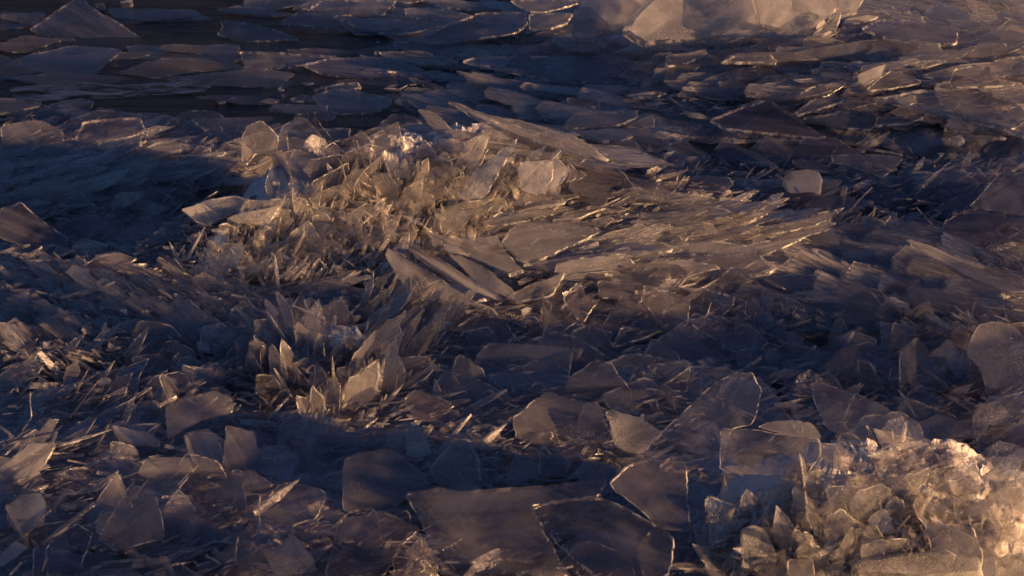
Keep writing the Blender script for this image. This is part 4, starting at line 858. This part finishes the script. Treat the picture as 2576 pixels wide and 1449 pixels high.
S((500, 640, 700, 530, 950, 440, 1300, 430, 1380, 470, 1100, 620, 800, 700, 560, 700), 150, 'shard', (10, 110), (40, 105), 'ice_shard', 'small many sided golden ice plate standing among the blades of the central heap', 'small standing plates in the central heap', mat='crystal', face=(70, 25), sink=.2, thick=.6)
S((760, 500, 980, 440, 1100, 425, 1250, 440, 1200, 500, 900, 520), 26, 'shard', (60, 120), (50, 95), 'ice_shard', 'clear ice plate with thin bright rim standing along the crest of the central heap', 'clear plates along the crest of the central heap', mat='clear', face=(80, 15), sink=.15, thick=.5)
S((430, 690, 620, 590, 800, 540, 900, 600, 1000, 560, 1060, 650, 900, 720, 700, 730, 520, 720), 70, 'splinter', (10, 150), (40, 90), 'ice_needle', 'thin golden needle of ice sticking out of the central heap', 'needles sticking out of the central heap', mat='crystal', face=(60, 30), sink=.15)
# below the heap: streaky pieces
S((560, 690, 1000, 690, 1040, 760, 900, 800, 600, 745), 55, 'blade', (-25, 15), (55, 130), 'ice_sliver', 'brown streaky ice blade lying at the foot of the central heap', 'blades at the foot of the central heap', mat='fibre', face=(40, 20), depth=(-.5, .1), thick=.6)
# fan to the right
S((1180, 560, 1420, 510, 1700, 510, 1880, 560, 1900, 620, 1500, 660, 1250, 640), 80, 'blade', (4, 17), (100, 210), 'ice_spear', 'long brown ice blade pointing right in the layered fan beside the central heap', 'blades of the fan right of the central heap', mat='fibre', face=(48, 15), depth=(-.2, .3), aspect=(.7, 1.3), thick=.6)
S((1300, 640, 1900, 600, 1900, 720, 1500, 730, 1320, 720), 50, 'blade', (0, 14), (100, 200), 'ice_spear', 'smooth grey brown ice blade in the lower layers of the fan', 'blades in the lower layers of the fan', mat='milky', face=(45, 12), depth=(-.3, .2), aspect=(.8, 1.6), thick=.6)
# spiky clump
S((640, 1030, 670, 880, 740, 800, 860, 810, 960, 850, 1000, 960, 920, 1030, 760, 1060), 48, 'blade', fan(820, 950, 4.5), (65, 130), 'ice_spike', 'upright ice blade opening out in the spiky clump in front of the central heap', 'upright blades of the spiky clump', mat='milky', edge='edge', face=(66, 18), sink=.35, aspect=(1.2, 2.4), thick=.4, depth=(-.8, .6))
S((640, 1030, 680, 860, 860, 800, 960, 860, 1000, 1000, 760, 1070), 40, 'shard', fan(820, 950, 5), (50, 110), 'ice_chip', 'many sided plate standing among the blades of the spiky clump', 'standing plates of the spiky clump', mat='clear', edge='edge_dim', face=(65, 18), sink=.3, aspect=(.5, .9), thick=.5)
S((670, 1020, 700, 900, 860, 830, 960, 860, 980, 1000, 760, 1060), 14, 'splinter', fan(820, 950, 4), (40, 90), 'ice_needle', 'slender spike of ice rising from the spiky clump', 'slender spikes of the spiky clump', mat='fibre', face=(70, 20), sink=.1)
S((870, 760, 1060, 760, 1120, 830, 1060, 900, 930, 860), 45, 'blade', (35, 70), (50, 110), 'ice_splinter', 'brown ice blade leaning right between the spiky clump and the leaf shaped plates', 'blades between the spiky clump and the leaf shaped plates', mat='fibre', face=(60, 20), sink=.15, thick=.6)
# left slope
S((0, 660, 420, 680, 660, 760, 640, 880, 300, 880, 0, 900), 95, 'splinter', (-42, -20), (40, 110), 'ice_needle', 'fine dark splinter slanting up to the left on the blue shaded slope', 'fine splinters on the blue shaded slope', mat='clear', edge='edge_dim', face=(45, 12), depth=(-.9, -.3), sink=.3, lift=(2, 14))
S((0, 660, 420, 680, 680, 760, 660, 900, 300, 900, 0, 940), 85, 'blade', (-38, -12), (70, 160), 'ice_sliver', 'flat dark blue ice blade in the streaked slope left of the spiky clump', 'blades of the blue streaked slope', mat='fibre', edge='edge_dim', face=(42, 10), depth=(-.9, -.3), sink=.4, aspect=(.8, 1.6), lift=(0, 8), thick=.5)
S((0, 880, 330, 880, 400, 1000, 330, 1120, 0, 1180), 45, 'blade', (20, 65), (60, 130), 'ice_sliver', 'dark ice blade leaning right in the jumble at the left edge', 'blades in the jumble at the left edge', mat='clear', face=(50, 15), aspect=(.8, 1.6), thick=.6, sink=.3)
S((330, 830, 620, 830, 640, 1000, 420, 1030), 34, 'shard', (100, 170), (60, 150), 'ice_slab', 'dim brown ice plate lying between the left slope and the spiky clump', 'plates left of the spiky clump', mat='clear', face=(40, 15), thick=.5, sink=.4)
S((0, 650, 430, 670, 680, 760, 660, 900, 300, 900, 0, 940), 50, 'shard', (-40, 0), (50, 110), 'ice_chip', 'small clear plate among the blades of the blue streaked slope', 'small plates of the blue streaked slope', mat='clear', edge='edge_dim', face=(38, 15), thick=.5, sink=.4, aspect=(.4, .8), depth=(-.8, .2))
# upper left bank
S((0, 270, 250, 290, 640, 330, 700, 380, 560, 470, 300, 520, 0, 560), 80, 'shard', (0, 22), (70, 190), 'ice_plate', 'purple grey ice plate overlapping its neighbours on the upper left bank', 'overlapping plates of the upper left bank', mat='clear', face=(26, 9), depth=(-.2, .4), lift=(0, 12), thick=.5, sink=.4, aspect=(.6, 1.1))
S((0, 330, 640, 380, 560, 460, 300, 500, 0, 540), 60, 'blade', (6, 22), (80, 190), 'ice_sliver', 'streaky ice blade slanting up to the right on the upper left bank', 'blades of the upper left bank', mat='fibre', edge='edge_dim', face=(38, 10), depth=(-.3, .3), lift=(0, 14), thick=.5, aspect=(.7, 1.4))
S((640, 370, 980, 380, 960, 440, 700, 490, 600, 480), 22, 'shard', (60, 120), (70, 120), 'ice_slab', 'clear smoky ice plate leaning behind the central heap', 'smoky plates behind the central heap', mat='clear', face=(60, 15), thick=.5)
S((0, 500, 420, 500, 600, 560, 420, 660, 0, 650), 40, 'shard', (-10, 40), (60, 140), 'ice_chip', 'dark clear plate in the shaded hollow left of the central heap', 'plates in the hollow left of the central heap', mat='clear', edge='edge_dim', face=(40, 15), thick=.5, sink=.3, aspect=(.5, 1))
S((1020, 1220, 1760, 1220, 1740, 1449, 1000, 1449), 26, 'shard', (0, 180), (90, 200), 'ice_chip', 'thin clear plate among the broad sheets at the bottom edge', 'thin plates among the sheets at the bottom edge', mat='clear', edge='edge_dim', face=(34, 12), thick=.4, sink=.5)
# upper right field
S((1600, 130, 2576, 90, 2576, 320, 2100, 320, 1600, 250), 150, 'shard', (-6, 8), (90, 300), 'ice_flake', 'brown ice plate shingled among others in the sunlit upper right field', 'shingled plates of the upper right field', mat='milky', face=(20, 8), depth=(-.2, .3), lift=(0, 22), thick=.45, aspect=(.3, .65))
S((1650, 150, 2576, 60, 2576, 300, 2100, 320, 1600, 250), 60, 'blade', (-6, 12), (80, 190), 'ice_sliver', 'narrow brown ice blade wedged between plates of the upper right field', 'blades of the upper right field', mat='fibre', face=(28, 10), depth=(-.3, .3), lift=(5, 30), thick=.6)
S((2150, 0, 2576, 0, 2576, 110, 2250, 120), 55, 'shard', (170, 186), (110, 260), 'ice_flake', 'flat greenish brown ice plate in the far corner behind the upper right field', 'flat plates in the far right corner', mat='fibre', face=(15, 5), depth=(-.3, .6), lift=(0, 16), thick=.5)
# plates awash in the open water
S((0, 60, 560, 20, 1000, 120, 1020, 230, 700, 330, 400, 300, 0, 250), 26, 'shard', (-6, 6), (200, 420), 'ice_floe', 'thin dark sheet of ice awash in the open water', 'thin dark sheets awash in the open water', mat='deep', edge='edge_dim', face=(3, 2), depth=(-.3, .3), lift=(-3, 3), thick=.5, sink=.5, aspect=(.4, .8))
# top middle
S((560, 0, 1430, 0, 1440, 130, 1000, 200, 1040, 120, 640, 40), 36, 'shard', (-8, 8), (120, 300), 'ice_flake', 'dim purple ice plate lying flat in the top middle', 'flat plates of the top middle', mat='milky', face=(9, 5), depth=(-.3, .3), lift=(0, 15), thick=.5, aspect=(.4, .8))
S((1020, 190, 1620, 230, 1600, 400, 1480, 420, 1100, 330), 55, 'blade', (-13, -2), (130, 280), 'ice_spear', 'dark streaky ice blade slanting down to the right behind the central heap', 'slanting blades behind the central heap', mat='fibre', edge='edge_dim', face=(20, 6), depth=(-.3, .2), lift=(-4, 4), thick=.5, sink=.5, aspect=(.8, 1.4))
# right hollow
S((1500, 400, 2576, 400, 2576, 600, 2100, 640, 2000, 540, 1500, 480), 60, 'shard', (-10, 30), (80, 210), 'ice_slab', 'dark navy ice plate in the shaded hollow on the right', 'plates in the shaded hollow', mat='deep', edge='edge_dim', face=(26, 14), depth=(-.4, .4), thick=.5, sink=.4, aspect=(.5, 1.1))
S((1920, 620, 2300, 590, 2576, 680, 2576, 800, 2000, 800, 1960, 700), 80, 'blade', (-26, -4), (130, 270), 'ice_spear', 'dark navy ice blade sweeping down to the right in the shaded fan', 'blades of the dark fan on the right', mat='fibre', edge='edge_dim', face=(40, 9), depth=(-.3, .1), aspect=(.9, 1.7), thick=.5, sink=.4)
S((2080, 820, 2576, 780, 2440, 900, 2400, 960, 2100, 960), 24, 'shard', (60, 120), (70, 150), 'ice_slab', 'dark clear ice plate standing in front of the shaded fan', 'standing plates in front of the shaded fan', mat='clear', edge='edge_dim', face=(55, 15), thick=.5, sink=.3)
# middle front
S((1080, 800, 1900, 740, 2000, 860, 1900, 960, 1100, 1000), 45, 'shard', (-10, 30), (90, 240), 'ice_slab', 'smooth brown ice plate lying in front of the fan', 'smooth plates in front of the fan', mat='clear', face=(24, 10), depth=(-.3, .4), thick=.5, sink=.45)
S((1840, 740, 1980, 760, 2010, 870, 1850, 880), 26, 'shard', (10, 50), (40, 90), 'ice_chip', 'small ragged ice plate at the right rim of the smooth plates', 'ragged little plates right of the smooth plates', mat='clear', face=(50, 20), thick=.6)
S((1000, 960, 1800, 960, 1720, 1180, 1050, 1200), 30, 'shard', (0, 180), (70, 180), 'ice_slab', 'frosted dim ice plate lying among the plates of the lower middle', 'leaning plates of the lower middle', mat='clear', face=(30, 12), thick=.5, sink=.5)
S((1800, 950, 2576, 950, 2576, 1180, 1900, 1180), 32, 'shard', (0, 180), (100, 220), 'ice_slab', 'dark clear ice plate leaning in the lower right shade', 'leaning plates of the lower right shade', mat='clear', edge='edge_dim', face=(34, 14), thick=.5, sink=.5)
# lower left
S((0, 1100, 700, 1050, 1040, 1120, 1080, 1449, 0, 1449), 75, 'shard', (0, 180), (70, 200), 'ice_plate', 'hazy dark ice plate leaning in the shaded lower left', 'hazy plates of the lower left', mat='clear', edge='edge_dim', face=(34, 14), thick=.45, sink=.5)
S((0, 1150, 480, 1150, 480, 1449, 0, 1449), 14, 'splinter', (-20, 60), (40, 90), 'ice_needle', 'thin stick of ice catching light in the lower left corner', 'thin sticks in the lower left corner', mat='milky', face=(50, 20), lift=(10, 30))
# lower right heap
LRH = (1740, 1449, 1780, 1300, 1900, 1270, 2050, 1200, 2200, 1150, 2400, 1140, 2576, 1180, 2576, 1449)
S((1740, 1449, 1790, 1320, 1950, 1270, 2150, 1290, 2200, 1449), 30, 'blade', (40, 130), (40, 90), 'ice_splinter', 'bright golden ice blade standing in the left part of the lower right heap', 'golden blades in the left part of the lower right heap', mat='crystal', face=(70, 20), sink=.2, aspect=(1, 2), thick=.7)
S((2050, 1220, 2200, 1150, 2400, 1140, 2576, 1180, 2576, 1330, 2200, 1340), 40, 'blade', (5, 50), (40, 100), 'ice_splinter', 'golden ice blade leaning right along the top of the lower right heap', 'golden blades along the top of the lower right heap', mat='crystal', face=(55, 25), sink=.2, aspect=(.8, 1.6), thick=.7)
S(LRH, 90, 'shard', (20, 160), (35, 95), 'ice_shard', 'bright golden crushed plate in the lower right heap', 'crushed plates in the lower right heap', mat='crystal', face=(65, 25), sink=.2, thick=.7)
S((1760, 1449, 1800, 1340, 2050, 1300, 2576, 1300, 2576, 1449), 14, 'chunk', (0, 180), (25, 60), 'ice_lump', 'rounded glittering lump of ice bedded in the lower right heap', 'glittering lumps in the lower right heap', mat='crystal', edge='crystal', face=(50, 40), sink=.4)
crumbs('crushed_ice', [(HEAP, 2000)], (8, 30), 'crystal', 'glittering crushed ice between the golden blades of the central heap', lift=(0, 35), lean=(15, 110), spread=.7, loose=.6)
crumbs('ice_rubble', [(LRH, 1600)], (6, 26), 'crystal', 'glittering ice rubble filling the lower right heap', lift=(0, 35))
crumbs('ice_crumbs', [((0, 270, 640, 330, 700, 400, 560, 470, 300, 540, 0, 560), 1500, (0, 30)), ((1500, 130, 2150, 90, 2576, 0, 2576, 330, 1600, 280), 2000, (-8, 14)), ((900, 60, 1450, 40, 1500, 330, 1000, 300), 400, (-10, 10)),
    ((0, 650, 430, 670, 680, 760, 660, 900, 300, 920, 0, 960), 1900, (-32, -6)), ((0, 900, 620, 860, 660, 1050, 300, 1120, 0, 1160), 800, (-20, 40)), ((600, 760, 1100, 740, 1130, 900, 980, 1080, 640, 1080), 500, (10, 80)),
    ((1080, 740, 1950, 720, 2010, 870, 1900, 980, 1050, 1000), 1000, (-10, 40)), ((1250, 500, 1900, 520, 1950, 720, 1250, 720), 800, (2, 22)), ((1920, 600, 2576, 590, 2576, 860, 2000, 840), 1500, (-30, -4)), ((1500, 400, 2576, 400, 2576, 600, 1900, 560), 900, (-20, 50)),
    ((0, 480, 420, 500, 620, 540, 500, 640, 430, 670, 0, 660), 1000, (-10, 30)), ((0, 1120, 1000, 1050, 1080, 1449, 0, 1449), 800, (-15, 30)), ((1000, 960, 1800, 960, 1760, 1449, 1000, 1449), 1500, (-15, 30)), ((1900, 900, 2576, 900, 2576, 1180, 1900, 1200), 700, (-15, 30))], (7, 34), 'fibre', 'small flakes and crumbs of broken ice between the plates', lift=(0, 16), seed=9, spread=1.0)
